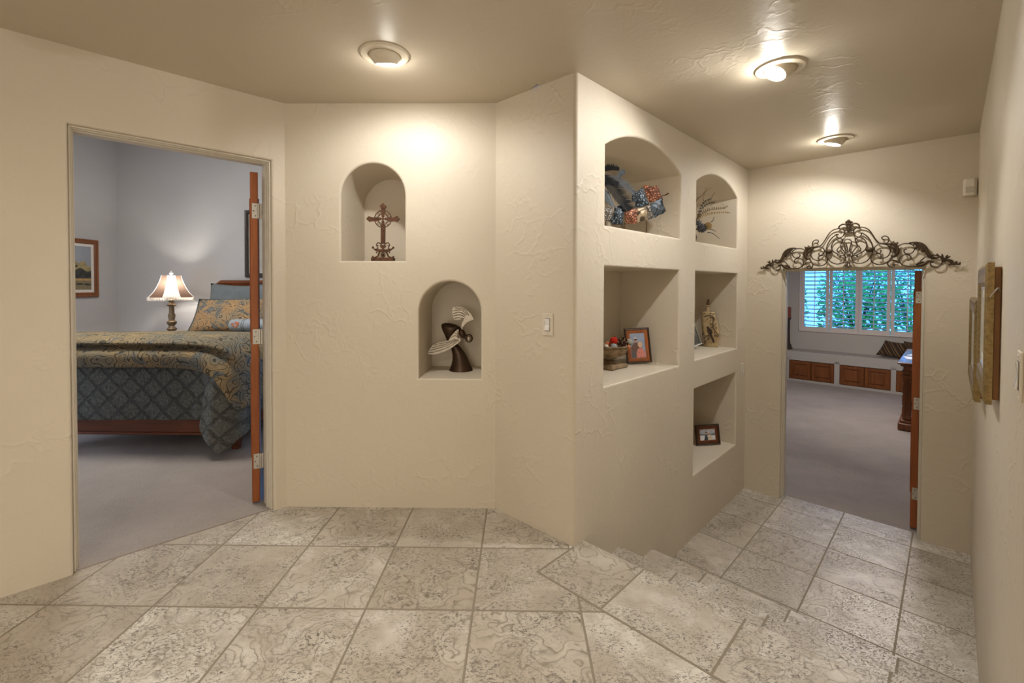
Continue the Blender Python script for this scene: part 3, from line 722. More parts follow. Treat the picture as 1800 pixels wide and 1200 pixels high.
for k in range(22): patch(m, P, blob(random.uniform(-W2*.95, W2*.95), random.uniform(.02, .30)*H2, .016, .014, 8, .3), d+.0012, 2, Nn=Nn)
for k in range(10): patch(m, P, blob(random.uniform(-W2*.9, W2*.9), random.uniform(-.9, -.66)*H2, .05, .012, 8, .3), d+.003, 2, Nn=Nn)
m.build('canvas', mm, r_)
MAT['blackframe'] = plain('dark_bronze_frame', sr(62, 54, 48), .4, .5, .3, var=.2)
r_, m, P, Nn, w1, h1_ = picture('framed_print', (-3.10, 5.848, 1.885), (1, 0, 0), (0, 0, 1), .92, .87, .05, .03, MAT['blackframe'],
    'dark framed print on the bedroom wall above the headboard', 'framed print', None, .07, plain('cream_mat', sr(176, 170, 158), .8))
m.mi = 0; patch(m, P, blob(0, 0, .12, .18, 20), .0102, 1, Nn=Nn); m.build('print', [plain('print_paper', sr(168, 162, 150), .8), plain('print_ink', sr(130, 124, 112), .8)], r_)

# ------------------------------------------------------------------ study beyond the far doorway
SB = 8.62; SW = 9.10; BT = .045
def S2(s, t, z): return MN(s, t, z)
tl, tr_ = -2.3, 3.4; ZC = 2.3
def wallst(name, a, b, z0, z1, t, mat):
    A = MN(*a); B_ = MN(*b); d_ = (B_-A).normalized(); nn = V(-d_.y, d_.x, 0); m = MB()
    m.prism([A+Z3*z0, B_+Z3*z0, B_+nn*t+Z3*z0, A+nn*t+Z3*z0], Z3*(z1-z0)); return m.build(name, mat, kind='structure')
wallst('wall_study_left', (2.83, tl), (SW, tl), -DROP-.03, ZC, .12, MAT['studywall'])
wallst('wall_study_right', (2.83, tr_), (SW, tr_), -DROP-.03, ZC, -.12, MAT['studywall'])
wallst('wall_study_front', (2.84, tl), (2.84, -.02), -DROP-.03, ZC, .1, MAT['studywall'])
wallst('wall_study_return', (2.84, 1.52), (2.84, tr_), -DROP-.03, ZC, .1, MAT['studywall'])
m = MB(); m.prism([MN(2.70, tl-.1, ZC), MN(2.70, tr_+.1, ZC), MN(SW+.2, tr_+.1, ZC), MN(SW+.2, tl-.1, ZC)], V(0, 0, .1)); m.build('ceiling_study', MAT['studywall'], kind='structure')
m = MB(); m.prism([MN(2.80, .28, -DROP), MN(2.80, 1.25, -DROP), MN(2.80, tr_, -DROP), MN(SW, tr_, -DROP), MN(SW, tl, -DROP), MN(2.80, tl, -DROP)], V(0, 0, -.1)); m.build('floor_study', MAT['carpets'], kind='structure')
# window wall with opening
WA, WB, WZ0, WZ1 = -.905, 3.02, .42, 2.02
def wbox(name, t0, t1, z0, z1):
    m = MB(); m.prism([MN(SW, t0, z0), MN(SW, t1, z0), MN(SW+.14, t1, z0), MN(SW+.14, t0, z0)], Z3*(z1-z0)); return m
m = wbox('', tl, WA, -DROP, ZC)
for a in ((WA, WB, -DROP, WZ0), (WA, WB, WZ1, ZC), (WB, tr_, -DROP, ZC)):
    q = wbox('', *a); m.add(q.v, q.f, False)
m.build('wall_study_window', MAT['studywall'], kind='structure')
MAT['shutter'] = plain('white_shutter', sr(228, 220, 214), .45, .4, var=.02)
MAT['louver'] = plain('louver_blue_light', sr(215, 220, 230), .4, .5, var=.02)  # bluish window light put into the white louver colour
win = root('window_1', MN(SW, (WA+WB)/2, WZ0), 'wide window with white plantation shutters above the window seat', 'window', kind='structure')
m = MB()
for (t, z, wd, hg) in ((WA+.02, (WZ0+WZ1)/2, .04, WZ1-WZ0), (WB-.02, (WZ0+WZ1)/2, .04, WZ1-WZ0), ((WA+WB)/2, WZ0+.012, WB-WA, .024), ((WA+WB)/2, WZ1-.02, WB-WA, .04)):
    m.box(MN(SW+.03, t, z), uF, uN, Z3, wd, .10, hg, .004)
m.build('window_frame', MAT['shutter'], win)
m = MB(); m.prism([MN(SW+.10, WA, WZ0), MN(SW+.10, WB, WZ0), MN(SW+.104, WB, WZ0), MN(SW+.104, WA, WZ0)], Z3*(WZ1-WZ0))
g = NT('window_glass', 0.0, .5); g.b.inputs['Transmission Weight'].default_value = 1; g.b.inputs['IOR'].default_value = 1.0; g.b.inputs['Base Color'].default_value = (.96, .98, 1, 1)
m.build('glass', g.m, win)
def shutter(t0, t1):
    sh = bpy.data.objects.new('shutter_panel', None); C.objects.link(sh); sh.parent = win; sh.location = (0, 0, 0)
    z0, z1 = WZ0+.024, WZ1-.04; st = .052; rl = .078; m = MB(); s_ = SW+.018
    for t in (t0+st/2+.001, t1-st/2-.001): m.box(MN(s_, t, (z0+z1)/2), uF, uN, Z3, st, .032, z1-z0, .004)
    for z in (z0+rl/2, z1-rl/2): m.box(MN(s_, (t0+t1)/2, z), uF, uN, Z3, t1-t0-2*st, .030, rl, .003)
    m.build('shutter_frame', MAT['shutter'], sh)
    m = MB(); z = z0+rl+.03; tilt = math.radians(-14); a_ = uN*math.cos(tilt)+Z3*math.sin(tilt); b_ = Z3*math.cos(tilt)-uN*math.sin(tilt)
    while z < z1-rl-.02:
        m.box(MN(s_, (t0+t1)/2, z), uF, a_, b_, t1-t0-2*st-.004, .080, .010, .004); z += .083
    m.build('louvers', MAT['louver'], sh)
    m = MB(); m.box(MN(s_-.052, (t0+t1)/2, (z0+z1)/2), uF, uN, Z3, .014, .010, z1-z0-2*rl-.03, .002); m.build('tilt_rod', MAT['shutter'], sh)
tw = .4775
for k in range(8):
    a_ = WA+.04+k*tw+(.004 if k % 2 else 0); shutter(a_, a_+tw-.004)
# portal for the daylight through the window
pl = light('window_portal', 'AREA', MN(SW+.13, (WA+WB)/2, (WZ0+WZ1)/2), 1, (1, 1, 1), MN(SW-1, (WA+WB)/2, (WZ0+WZ1)/2), shape='RECTANGLE', size=WB-WA, size_y=WZ1-WZ0); pl.data.cycles.is_portal = True

# window seat
seat = root('window_seat', MN(SB, .5, -DROP), 'long built-in window seat with oak cupboard doors under the shutters', 'window seat')
groups = [(-.968, -.210), (-.128, .625), (.695, 1.45), (1.53, 2.28), (2.36, 3.1)]
zt, zb = -.146, -.515
m = MB(); m.prism([MN(SB, tl+.005, -.135), MN(SB, tr_-.005, -.135), MN(SW-.002, tr_-.005, -.135), MN(SW-.002, tl+.005, -.135)], Z3*(BT-.003+.135))
m.prism([MN(SB, tl+.005, -DROP+.001), MN(SB, tr_-.005, -DROP+.001), MN(SW-.002, tr_-.005, -DROP+.001), MN(SW-.002, tl+.005, -DROP+.001)], Z3*.046)
xs = [tl+.005]+[x for g_ in groups for x in g_]+[tr_-.005]
for i in range(0, len(xs), 2): m.prism([MN(SB, xs[i], -DROP+.04), MN(SB, xs[i+1], -DROP+.04), MN(SW-.01, xs[i+1], -DROP+.04), MN(SW-.01, xs[i], -DROP+.04)], Z3*(.43))
m.build('seat_body', plain('seat_plaster', (.50, .48, .45, 1), .6, var=.03, bump=.2), seat)
m = MB(); m.box(MN((SB+SW)/2, .55, BT-.008), uN, uF, Z3, SW-SB-.006, tr_-tl-.02, .016, .006); m.build('seat_top', plain('seat_top_stone', sr(170, 160, 150), .5, var=.1, scale=12), seat)
for a_, b_ in groups:
    mid = (a_+b_)/2
    for x0, x1 in ((a_, mid), (mid, b_)):
        m = MB(); cc_ = MN(SB+.012, (x0+x1)/2, (zt+zb)/2)
        m.box(cc_, uF, uN, Z3, x1-x0-.004, .022, zt-zb-.004, .003)
        # raised frame and field
        for (ww, hh_, d_) in ((x1-x0-.02, zt-zb-.02, .018),):
            e_ = .05
            m.box(cc_-uN*d_+uF*(-ww/2+e_/2), uF, uN, Z3, e_, .014, hh_, .004); m.box(cc_-uN*d_-uF*(-ww/2+e_/2), uF, uN, Z3, e_, .014, hh_, .004)
            m.box(cc_-uN*d_+Z3*(hh_/2-e_/2), uF, uN, Z3, ww-2*e_, .014, e_, .004); m.box(cc_-uN*d_-Z3*(hh_/2-e_/2), uF, uN, Z3, ww-2*e_, .014, e_, .004)
            m.box(cc_-uN*(d_-.002), uF, uN, Z3, ww-2*e_-.05, .018, hh_-2*e_-.05, .008)
        m.build('cabinet_door', MAT['oakx'], seat)

# candle stands on the seat
MAT['dkstand'] = plain('dark_carved_wood', sr(62, 50, 42), .55, .4, var=.3, scale=30, bump=.4)
MAT['candle'] = plain('rust_candle', sr(134, 70, 44), .5, .4, var=.08)
def candle(t, s, h_, cr, ch, label, r=.055):
    b_ = MN(s, t, BT); r_ = root('candle_stand', b_, label, 'candle holder', 'candle stands on the window seat')
    m = MB(); m.lathe(b_, [(r*1.5, 0), (r*1.55, .02), (r*1.25, .05), (r*1.1, .09), (r*.75, .12), (r*.62, .2), (r*.55, h_*.6), (r*.6, h_-.08), (r*.5, h_-.06), (r*.95, h_-.02), (r*1.0, h_-.008), (r*.9, h_)], 8, smooth=False, rot=PI/8); m.build('stand', MAT['dkstand'], r_)
    c = MB(); c.lathe(b_+Z3*(h_-.004), [(cr, 0), (cr, ch-.004), (cr*.9, ch), (.001, ch-.006)], 20); k = c.build('candle', MAT['candle'], r_)
    c = MB(); c.tube([b_+Z3*(h_+ch-.012), b_+Z3*(h_+ch+.012)], .002, 5); c.build('wick', MAT['dkstand'], k)
candle(-1.055, 8.90, .655, .046, .225, 'tall dark carved candle stand with a rust pillar candle')
candle(-1.19, 8.74, .55, .045, .10, 'shorter dark candle stand with a low rust candle beside the door jamb', .06)

def stripes(name, cols_, scale, rot):
    m = NT(name, .85, .2); q = m.vmath('ADD', m.pos(), m.vmath('SCALE', m.noise(6, 2, out=1), sc=.02)); x = m.n('ShaderNodeVectorMath', operation='DOT_PRODUCT'); m.l(q, x.inputs[0]); x.inputs[1].default_value = tuple(rot)
    f = m.math('FRACT', m.math('MULTIPLY', x.outputs['Value'], scale)); n_ = len(cols_)
    m.col(m.ramp(f, [(i/n_, c) for i, c in enumerate(cols_)], 'CONSTANT')); return m.m
st = stripes('striped_cushion', [sr(60, 46, 34), sr(104, 84, 60), sr(44, 34, 28), sr(118, 98, 72), sr(78, 52, 38), sr(64, 54, 44)], 9, uF+Z3*.55)
pt = paisley('brown_cushion', sr(84, 66, 50), sr(64, 52, 42), sr(36, 30, 26), 16, sr(110, 88, 66))
pillow('cushion', MN(8.86, .63, BT+.165), .36, .33, .11, uF-Z3*.08, (uN*.55+Z3+uF*.45), st, 'brown striped cushion on the window seat', 'cushion', 'cushions on the window seat')
pillow('cushion', MN(8.90, .92, BT+.165), .34, .34, .12, uF, (uN*.5+Z3+uF*.15), pt, 'dark patterned cushion behind the striped one', 'cushion', 'cushions on the window seat')
pillow('cushion', MN(8.93, 1.22, BT+.185), .34, .36, .12, uF, (uN*.4+Z3-uF*.1), MAT['slated'], 'dark cushion at the door edge, third on the window seat', 'cushion', 'cushions on the window seat')

# desk
D0, D1, T0, T1 = 6.05, 7.75, .935, 1.75; ZT = .35
desk = root('desk', MN((D0+D1)/2, (T0+T1)/2, -DROP), 'carved brown wooden desk, its end showing beside the open study door', 'desk')
m = MB(); tc, scn = (T0+T1)/2, (D0+D1)/2
m.box(MN(scn, tc, (-DROP+.14+ZT-.05)/2), uF, uN, Z3, T1-T0-.02, D1-D0-.02, ZT-.05+DROP-.14, .004)
m.box(MN(scn, tc, -DROP+.05), uF, uN, Z3, T1-T0+.09, D1-D0+.09, .10, .012); m.box(MN(scn, tc, -DROP+.12), uF, uN, Z3, T1-T0+.05, D1-D0+.05, .045, .012)
m.build('body', MAT['deskw'], desk)
for s in (D0-.004,):
    for t in (T0+.045, T1-.045):
        m = MB(); m.box(MN(s, t, (-DROP+.14+ZT-.16)/2), uF, uN, Z3, .085, .03, ZT-.16+DROP-.16, .006)
        for k in (-1, 0, 1): m.tube([MN(s-.018, t+k*.022, -DROP+.22), MN(s-.018, t+k*.022, ZT-.22)], .006, 8)
        m.build('pilaster', MAT['deskw'], desk)
m = MB(); m.box(MN(D0-.004, tc, -.10), uF, uN, Z3, T1-T0-.26, .022, .62, .01); m.box(MN(D0-.014, tc, -.10), uF, uN, Z3, T1-T0-.40, .02, .48, .012); m.build('side_panel', MAT['deskw'], desk)
m = MB()
for k in range(4):
    z = -.37+.16*k; m.box(MN(scn, T0-.004, z+.02), uF, uN, Z3, .022, 1.4, .14, .008)
m.build('drawer', MAT['deskw'], desk)
m = MB(); m.box(MN(scn, tc, ZT-.13), uF, uN, Z3, T1-T0+.03, D1-D0+.03, .03, .006); m.box(MN(scn, tc, ZT-.09), uF, uN, Z3, T1-T0+.0, D1-D0+.0, .07, .004); m.box(MN(scn, tc, ZT-.04), uF, uN, Z3, T1-T0+.06, D1-D0+.06, .035, .012)
m.build('frieze', MAT['deskw'], desk)
m = MB(); m.box(MN(scn, tc, ZT-.014), uF, uN, Z3, T1-T0+.12, D1-D0+.12, .028, .009); m.build('desk_top', plain('polished_desk_top', sr(96, 62, 38), .12, .8), desk)
MAT['paper'] = plain('paper', sr(214, 218, 226), .35, .5, var=.02)
for k, (s, t, a_, lab) in enumerate(((6.55, 1.03, .2, 'sheet of paper near the front edge of the desk top'), (6.95, 1.06, -.25, 'sheet of paper farther back on the desk top'))):
    R_ = uF*math.cos(a_)+uN*math.sin(a_); U2 = uN*math.cos(a_)-uF*math.sin(a_)
    m = MB(); m.box(MN(s, t, ZT+.003), R_, U2, Z3, .215, .28, .004, .001); m.build('paper_sheet', MAT['paper'], None, lab, 'paper', 'papers on the desk', origin=MN(s, t, ZT))

# garden outside the shutters
m = MB(); m.prism([MN(SW+.2, -9, -.62), MN(SW+.2, 12, -.62), MN(SW+14, 12, -.62), MN(SW+14, -9, -.62)], V(0, 0, -.1)); m.build('ground', plain('garden_soil', sr(120, 104, 84), .9, var=.2, scale=3), kind='structure')
def foliage_mat(name, a_, b_):
    m = NT(name, .6, .3); m.col(m.ramp(m.noise(3, 3), [(.3, a_), (.7, b_)])); return m.m
FM = [foliage_mat('leaves_a', (.08, .34, .06, 1), (.22, .62, .12, 1)), foliage_mat('leaves_b', (.14, .46, .10, 1), (.34, .75, .18, 1)), foliage_mat('leaves_c', (.05, .26, .08, 1), (.14, .48, .14, 1))]
MAT['bark'] = plain('bark', sr(86, 70, 56), .9, var=.3, bump=.5)
def shrub(s, t, h_, r, n_, fm, label, ls=.07):
    b_ = MN(s, t, -.62); r_ = root('garden_shrub', b_, label, 'shrub', 'shrubs outside the study window')
    m = MB()
    for k in range(7):
        a_ = k*2.4; q = [b_+V(math.cos(a_)*r*.8*u_*u_, math.sin(a_)*r*.8*u_*u_, h_*.95*u_) for u_ in (0, .2, .4, .6, .8, 1)]; m.tube(q, [.035, .03, .022, .016, .01, .005], 6)
    m.build('stem', MAT['bark'], r_)
    m = MB()
    for k in range(n_):
        while True:
            q = V(random.uniform(-1, 1), random.uniform(-1, 1), random.uniform(-1, 1))
            if .25 < q.length < 1: break
        c = b_+V(q.x*r, q.y*r, h_*.55+q.z*h_*.52); a_ = V(*[random.gauss(0, 1) for _ in range(3)]).normalized(); bb = a_.orthogonal().normalized(); L_ = ls*random.uniform(.6, 1.4)
        m.add([c-a_*L_, c+bb*L_*.35, c+a_*L_, c-bb*L_*.35], [(0, 1, 2, 3)], False)
    m.build('foliage', fm, r_, sharp=0, recalc=False)
for s, t, h_, r, n_, k, lab in ((11.4, -1.9, 2.3, .72, 2600, 2, 'dark green shrub at the left end of the shuttered window'), (12.0, -.28, 2.7, .88, 4200, 0, 'shrub seen behind the second shutter panel'),
    (11.8, 1.50, 2.6, .88, 4200, 1, 'light green shrub behind the third shutter panel'), (12.2, 3.45, 2.9, 1.0, 4200, 0, 'shrub outside the right end of the window'), (14.6, .6, 3.6, 1.6, 5200, 2, 'tall dark shrub farthest from the window')):
    shrub(s, t, h_, r, n_, FM[k], lab)

# ------------------------------------------------------------------ things in the wall niches
def tracer(ox, oy, k, q, d, n):
    """points read off the photograph, laid on the upright plane through q along d, pushed c metres towards the room"""
    def T(x, y, c=0.0):
        s, z = at(ox+x/k, oy+y/k, q, d); return q + d*s + V(0, 0, z-q.z) + n*c
    return T
MAT['copper'] = None
# iron cross
q = V(-.9, 2.80, 0); T = tracer(635, 350, 10.44, q, uB, V(0, -1, 0))
cb = T(400, 1115); cb.z = 1.4995
r_ = root('standing_cross', cb, 'rusty iron filigree cross on a scrolled foot in the upper arched niche', 'cross')
th = V(0, -.010, 0)
m = MB()
m.prism([T(358, 480), T(438, 480), T(438, 835), T(358, 835)], th)
m.prism([T(372, 500, .012), T(424, 500, .012), T(424, 820, .012), T(372, 820, .012)], V(0, -.003, 0))
m.prism([T(362, 180), T(432, 180), T(432, 300), T(362, 300)], th)
m.prism([T(335, 150), T(395, 92), T(458, 150), T(430, 190), T(365, 190)], V(0, -.013, 0))
m.prism([T(92, 385), T(135, 335), T(200, 350), T(200, 420), T(150, 438)], V(0, -.013, 0))
m.prism([T(700, 382), T(655, 325), T(595, 350), T(595, 418), T(650, 438)], V(0, -.013, 0))
m.prism([T(195, 352), T(320, 352), T(320, 424), T(195, 424)], th); m.prism([T(475, 352), T(600, 352), T(600, 424), T(475, 424)], th)
def circ(cx, cy, r, n=28, a0=0, a1=360): return [T(cx+r*math.cos(math.radians(a0+(a1-a0)*k/n)), cy+r*math.sin(math.radians(a0+(a1-a0)*k/n)), .006) for k in range(n+1)]
m.tube(circ(395, 380, 155), .0032, 8); m.tube(circ(395, 380, 92), .0028, 8)
for k in range(4):
    a_ = 45+90*k; cx, cy = 395+124*math.cos(math.radians(a_)), 380+124*math.sin(math.radians(a_))
    m.tube(circ(cx, cy, 20, 12, a_, a_+300), .002, 6)
    for g_ in (-27, 27):
        cx, cy = 395+122*math.cos(math.radians(a_+g_)), 380+122*math.sin(math.radians(a_+g_)); m.tube(circ(cx, cy, 14, 10, a_, a_+280), .0018, 6)
    a2 = 90*k; m.ball(T(395+55*math.cos(math.radians(a2)), 380+55*math.sin(math.radians(a2)), .006), .010, 10, 1, .5, 1)
    m.tube([T(395+95*math.cos(math.radians(a2)), 380+95*math.sin(math.radians(a2)), .006), T(395, 380, .006)], .0035, 6)
m.ball(T(395, 380, .008), .008, 10)
for k in range(7): m.ball(T(398+(8 if k % 2 else -8), 520+k*45, .012), .006, 8, 1, .5, 1.6)
m.build('cross', MAT['rust'], r_)
m = MB()
m.prism([T(345, 870), T(375, 850), T(400, 868), T(425, 850), T(458, 870), T(440, 905), T(400, 940), T(360, 905)], V(0, -.014, 0))
for sg in (-1, 1):
    X = lambda x: 400+sg*x
    m.tube(cm([T(X(110), 885, .006), T(X(118), 845, .006), T(X(85), 815, .006), T(X(48), 835, .006), T(X(28), 850, .006)], 4), .0035, 8)
    m.tube(cm([T(X(85), 865, .006), T(X(110), 885, .006), T(X(90), 915, .006), T(X(120), 930, .006), T(X(160), 935, .006)], 4), .003, 8)
    m.tube(cm([T(X(60), 990, .006), T(X(85), 1030, .006), T(X(95), 1060, .006), T(X(140), 1085, .006), T(X(180), 1085, .006), T(X(190), 1070, .006)], 4), .0045, 8)
    m.ball(T(X(186), 905, .006), .007, 10); m.ball(T(X(188), 1072, .006), .006, 10); m.ball(T(X(118), 995, .006), .005, 8)
m.tube(circ(400, 1040, 36), .0028, 8); m.tube(circ(400, 1040, 12), .004, 8)
m.prism([T(215, 920), T(260, 940), T(540, 940), T(585, 920), T(530, 968), T(470, 992), T(330, 992), T(275, 968)], V(0, -.03, 0))
b0_ = T(200, 1090); b1_ = T(605, 1090); m.box(V((b0_.x+b1_.x)/2, 2.795, (b0_.z+1.4995)/2), uB, V(0, 1, 0), Z3, b1_.x-b0_.x, .05, b0_.z-1.4995, .003)
m.build('base', MAT['rust'], r_)

# winged figure
q = V(-.4, 2.97, 0); n_ = V(0, -1, 0); T = tracer(745, 530, 8.886, q, uB, n_); fz = .789
r_ = root('angel_sculpture', V(T(590, 1080).x, 2.95, fz), 'bronze winged angel sculpture with silver wings in the lower arched niche', 'sculpture')
MAT['bronze'] = plain('dark_bronze', sr(66, 48, 34), .38, .5, .55, var=.3, scale=9)
MAT['silver'] = plain('hammered_silver', sr(160, 150, 136), .38, .5, .7, var=.12, scale=30, bump=.3)
m = MB(); rows = []
for cy, x0, x1, dep in ((1085, 408, 772, .9), (1050, 415, 768, .9), (980, 440, 735, .9), (900, 455, 700, .85), (820, 452, 660, .8), (740, 428, 612, .75), (690, 400, 575, .7), (640, 368, 520, .65), (600, 358, 470, .6), (550, 335, 480, .6), (480, 298, 520, .6), (420, 275, 560, .55), (385, 280, 585, .45), (355, 330, 530, .3), (345, 400, 460, .12)):
    c = T((x0+x1)/2, cy); c.z = max(c.z, fz+.0005) if cy > 1060 else c.z; R_ = (T(x1, cy)-T(x0, cy)).length/2
    tl_ = math.radians(-10 if cy < 750 else 0)
    rows.append([c+V(R_*math.cos(a_*PI/12), R_*dep*math.sin(a_*PI/12), R_*math.cos(a_*PI/12)*math.sin(tl_)) for a_ in range(24)])
m.grid(rows, True, True); m.add(rows[0], [list(range(24))], False); m.add(rows[-1], [list(range(24))], True)
m.build('robe', MAT['bronze'], r_)
m = MB(); A = ((T(660, 560)-T(580, 420)).normalized(), V(0, 1, 0), (T(660, 560)-T(580, 420)).normalized().cross(V(0, 1, 0)))
m.ball(T(612, 492, .03), .0125, 16, 1.05*1.0, .8, .62*1.0, A) if False else m.ball(T(612, 492, .03), .038, 16, 1.0, .6, .55, A)
m.tube([T(560, 420, .02), T(610, 490, .03), T(690, 560, .03)], [.012, .018, .010], 10); m.build('bust', MAT['bronze'], r_)
m = MB(); m.ball(T(716, 570, .03), .0215, 16, .85, .85, 1.1); h_ = m.build('head', MAT['silver'], r_)
m = MB(); m.tube([T(716+52*math.cos(k*PI/10), 570+58*math.sin(k*PI/10), .022) for k in range(21)], .004, 8); m.build('hair', MAT['bronze'], h_)
def wing(outline, ribs, c0, c1, nm):
    m = MB(); pts = cm([Vector((x, y, 0)) for x, y in outline], 3, True)
    m.prism([T(p.x, p.y, c0) for p in pts], n_*.005)
    for r__ in ribs: m.tube(cm([T(x, y, c0+.006) for x, y in r__], 4), [.0032]*4*(len(r__)-1)+[.0016], 6, flat=.9, axis=n_)
    return m.build(nm, MAT['silver'], r_)
wing([(618, 440), (625, 400), (660, 350), (720, 310), (792, 290), (760, 215), (700, 145), (620, 95), (540, 84), (470, 95), (462, 160), (470, 225), (505, 285), (630, 268), (610, 330), (600, 400)],
     [[(640, 265), (560, 250), (490, 262)], [(650, 235), (570, 205), (475, 225)], [(665, 215), (580, 165), (468, 188)], [(690, 205), (600, 130), (470, 145)], [(720, 215), (640, 120), (500, 98)], [(790, 285), (700, 320), (635, 390), (618, 440)]], .035, 0, 'wing')
wing([(598, 590), (570, 625), (500, 680), (400, 745), (300, 785), (200, 812), (110, 808), (98, 775), (130, 720), (180, 665), (270, 625), (400, 600), (440, 545), (500, 470), (560, 425), (560, 500), (580, 560)],
     [[(575, 590), (420, 690), (250, 760), (115, 790)], [(555, 585), (400, 665), (260, 715), (120, 755)], [(540, 580), (390, 645), (270, 680), (145, 715)], [(520, 575), (390, 622), (280, 645), (185, 675)], [(565, 570), (520, 520), (450, 555)], [(568, 560), (535, 490), (490, 490)], [(570, 550), (550, 470), (545, 445)]], .05, 0, 'wing')

# patchwork sculpture, upper left niche of the side wall
q = V(0, 3.20, 0); nA = V(0, -1, 0); T = tracer(1050, 270, 8, q, uB, nA); fz = 1.6905
o_ = T(450, 1000); o_.z = fz
r_ = root('metal_leaf_sculpture', o_, 'sculpture of copper and blue patterned metal leaves with dark feathers on thin legs', 'sculpture')
def patt(name, a_, b_, sc_, kind='vor', metal=.4):
    m = NT(name, .45, .5, metal); f = m.vor(sc_, 'DISTANCE_TO_EDGE') if kind == 'vor' else m.math('FRACT', m.math('MULTIPLY', m.noise(sc_*.12, 2, dist=.5), 9))
    m.col(m.ramp(f, [(.10, b_), (.30, a_)] if kind == 'vor' else [(0, b_), (.25, a_), (.6, a_), (.75, b_)])); m.bump(f, .5, .002); return m.m
mc = patt('copper_mesh_leaf', sr(196, 132, 98), sr(84, 46, 30), 62); mb1 = patt('blue_scroll_leaf', sr(128, 146, 160), sr(24, 28, 34), 66)
mb2 = patt('slate_swirl_leaf', sr(76, 88, 98), sr(26, 28, 32), 60, 'w'); mw = patt('brown_swirl_leaf', sr(176, 158, 130), sr(74, 60, 44), 55, 'w'); mws = patt('speckled_leaf', sr(186, 182, 172), sr(78, 74, 70), 80)
mg = plain('grey_blue_leaf', sr(104, 114, 122), .5, .5, .3, var=.15, scale=60)
LV = [([(620, 430), (690, 440), (760, 458), (820, 435), (850, 500), (878, 580), (870, 625), (720, 680), (690, 620), (655, 560), (640, 480)], mc, .012),
      ([(615, 470), (555, 520), (500, 560), (465, 590), (465, 650), (520, 690), (505, 750), (600, 745), (715, 705), (680, 640), (650, 540)], mb1, .018),
      ([(725, 700), (895, 610), (910, 700), (950, 790), (910, 830), (850, 850), (800, 890), (760, 820)], mb2, .008),
      ([(375, 785), (460, 775), (545, 765), (545, 970), (440, 978), (380, 960)], mc, .012),
      ([(545, 765), (690, 735), (690, 920), (550, 955)], mw, .006), ([(690, 735), (725, 720), (765, 830), (780, 895), (700, 920)], mws, .010),
      ([(230, 740), (330, 720), (370, 790), (350, 870), (340, 990), (200, 985), (170, 930), (215, 860)], mb1, .014),
      ([(60, 740), (105, 745), (215, 760), (205, 860), (170, 940), (60, 930)], mws, .004), ([(60, 440), (105, 520), (140, 540), (225, 740), (190, 755), (60, 640)], mg, .020)]
for pts, mt, c in LV:
    m = MB(); c0 = (sum(p[0] for p in pts)/len(pts), sum(p[1] for p in pts)/len(pts)); f_ = [T(x, y, c) for x, y in pts]; n2 = len(f_); ctr = T(c0[0], c0[1], c+.012)
    m.add([p+nA*.002 for p in f_]+[p-nA*.002 for p in f_]+[ctr, ctr-nA*.004], [(i, (i+1) % n2, 2*n2) for i in range(n2)]+[(n2+(i+1) % n2, n2+i, 2*n2+1) for i in range(n2)]+[(i, n2+i, n2+(i+1) % n2, (i+1) % n2) for i in range(n2)], False)
    lf = m.build('metal_leaf', mt, r_)
    m = MB(); m.tube(f_+[f_[0]], .0016, 6); m.build('rim', MAT['rust'] if mt == mc else MAT['iron'], lf)
m = MB(); m.tube(cm([T(985, 545, .01), T(940, 570, .01), (T(890, 590, .01)), T(905, 640, .01)], 4), [.005]*5+[.0035]*8, 8); m.build('stem', MAT['rust'], r_)
for x, y in ((380, 960), (682, 925), (100, 930)):
    a_ = T(x, y, .003); b_ = V(a_.x, a_.y, fz); m = MB(); m.tube([a_, b_], .0035, 8); m.build('leg', MAT['rust'], r_)
a_ = T(100, 930, .003); b_ = T(850, 930, .003); m = MB(); m.box(V((a_.x+b_.x)/2, (a_.y+b_.y)/2, fz+.003), uB, nA, Z3, (b_-a_).xy.length, .03, .006, .001); m.build('foot_bar', MAT['rust'], r_)
def plume(spine, up, dn, mat, c, n_=46, lean=.5, nm='feather'):
    S_ = cm([Vector((x, y, 0)) for x, y in spine], 8); m = MB(); L_ = len(S_)
    m.tube([T(p.x, p.y, c) for p in S_], [.002]*L_, 6)
    for k in range(n_):
        t = k/(n_-1)*(L_-1.001); i = int(t); p = S_[i].lerp(S_[min(i+1, L_-1)], t-i); d_ = (S_[min(i+1, L_-1)]-S_[i]).normalized(); nn_ = Vector((d_.y, -d_.x, 0))
        w_ = math.sin(PI*(.12+.80*k/n_))**.6
        for sgn, ln_ in ((1, up), (-1, dn)):
            if ln_ <= 0: continue
            l_ = ln_*w_*random.uniform(.8, 1.1); e_ = p+nn_*(sgn*l_)+d_*(l_*lean); mid = p+nn_*(sgn*l_*.5)+d_*(l_*lean*.25)
            m.tube([T(p.x, p.y, c), T(mid.x, mid.y, c+.004), T(e_.x, e_.y, c+random.uniform(-.004, .01))], [.0022, .0028, .0008], 4)
    return m.build(nm, mat, r_)
MAT['fdark'] = plain('charcoal_feather', sr(48, 50, 54), .7, .3, var=.3); MAT['fgrey'] = plain('blue_grey_feather', sr(112, 122, 134), .7, .3, var=.25)
plume([(20, 330), (110, 430), (220, 570), (330, 700), (400, 790)], 150, 60, MAT['fdark'], .03, 60)
plume([(20, 370), (130, 350), (280, 390), (400, 470), (500, 560)], 70, 60, MAT['fgrey'], .022, 46)
plume([(40, 250), (120, 238), (200, 226), (275, 240)], 85, 15, MAT['fdark'], .028, 34, .1)
plume([(270, 350), (290, 290), (320, 260), (360, 240)], 40, 50, MAT['fgrey'], .018, 18, .3)
plume([(30, 420), (150, 400), (260, 440)], 60, 50, MAT['fdark'], .034, 26)

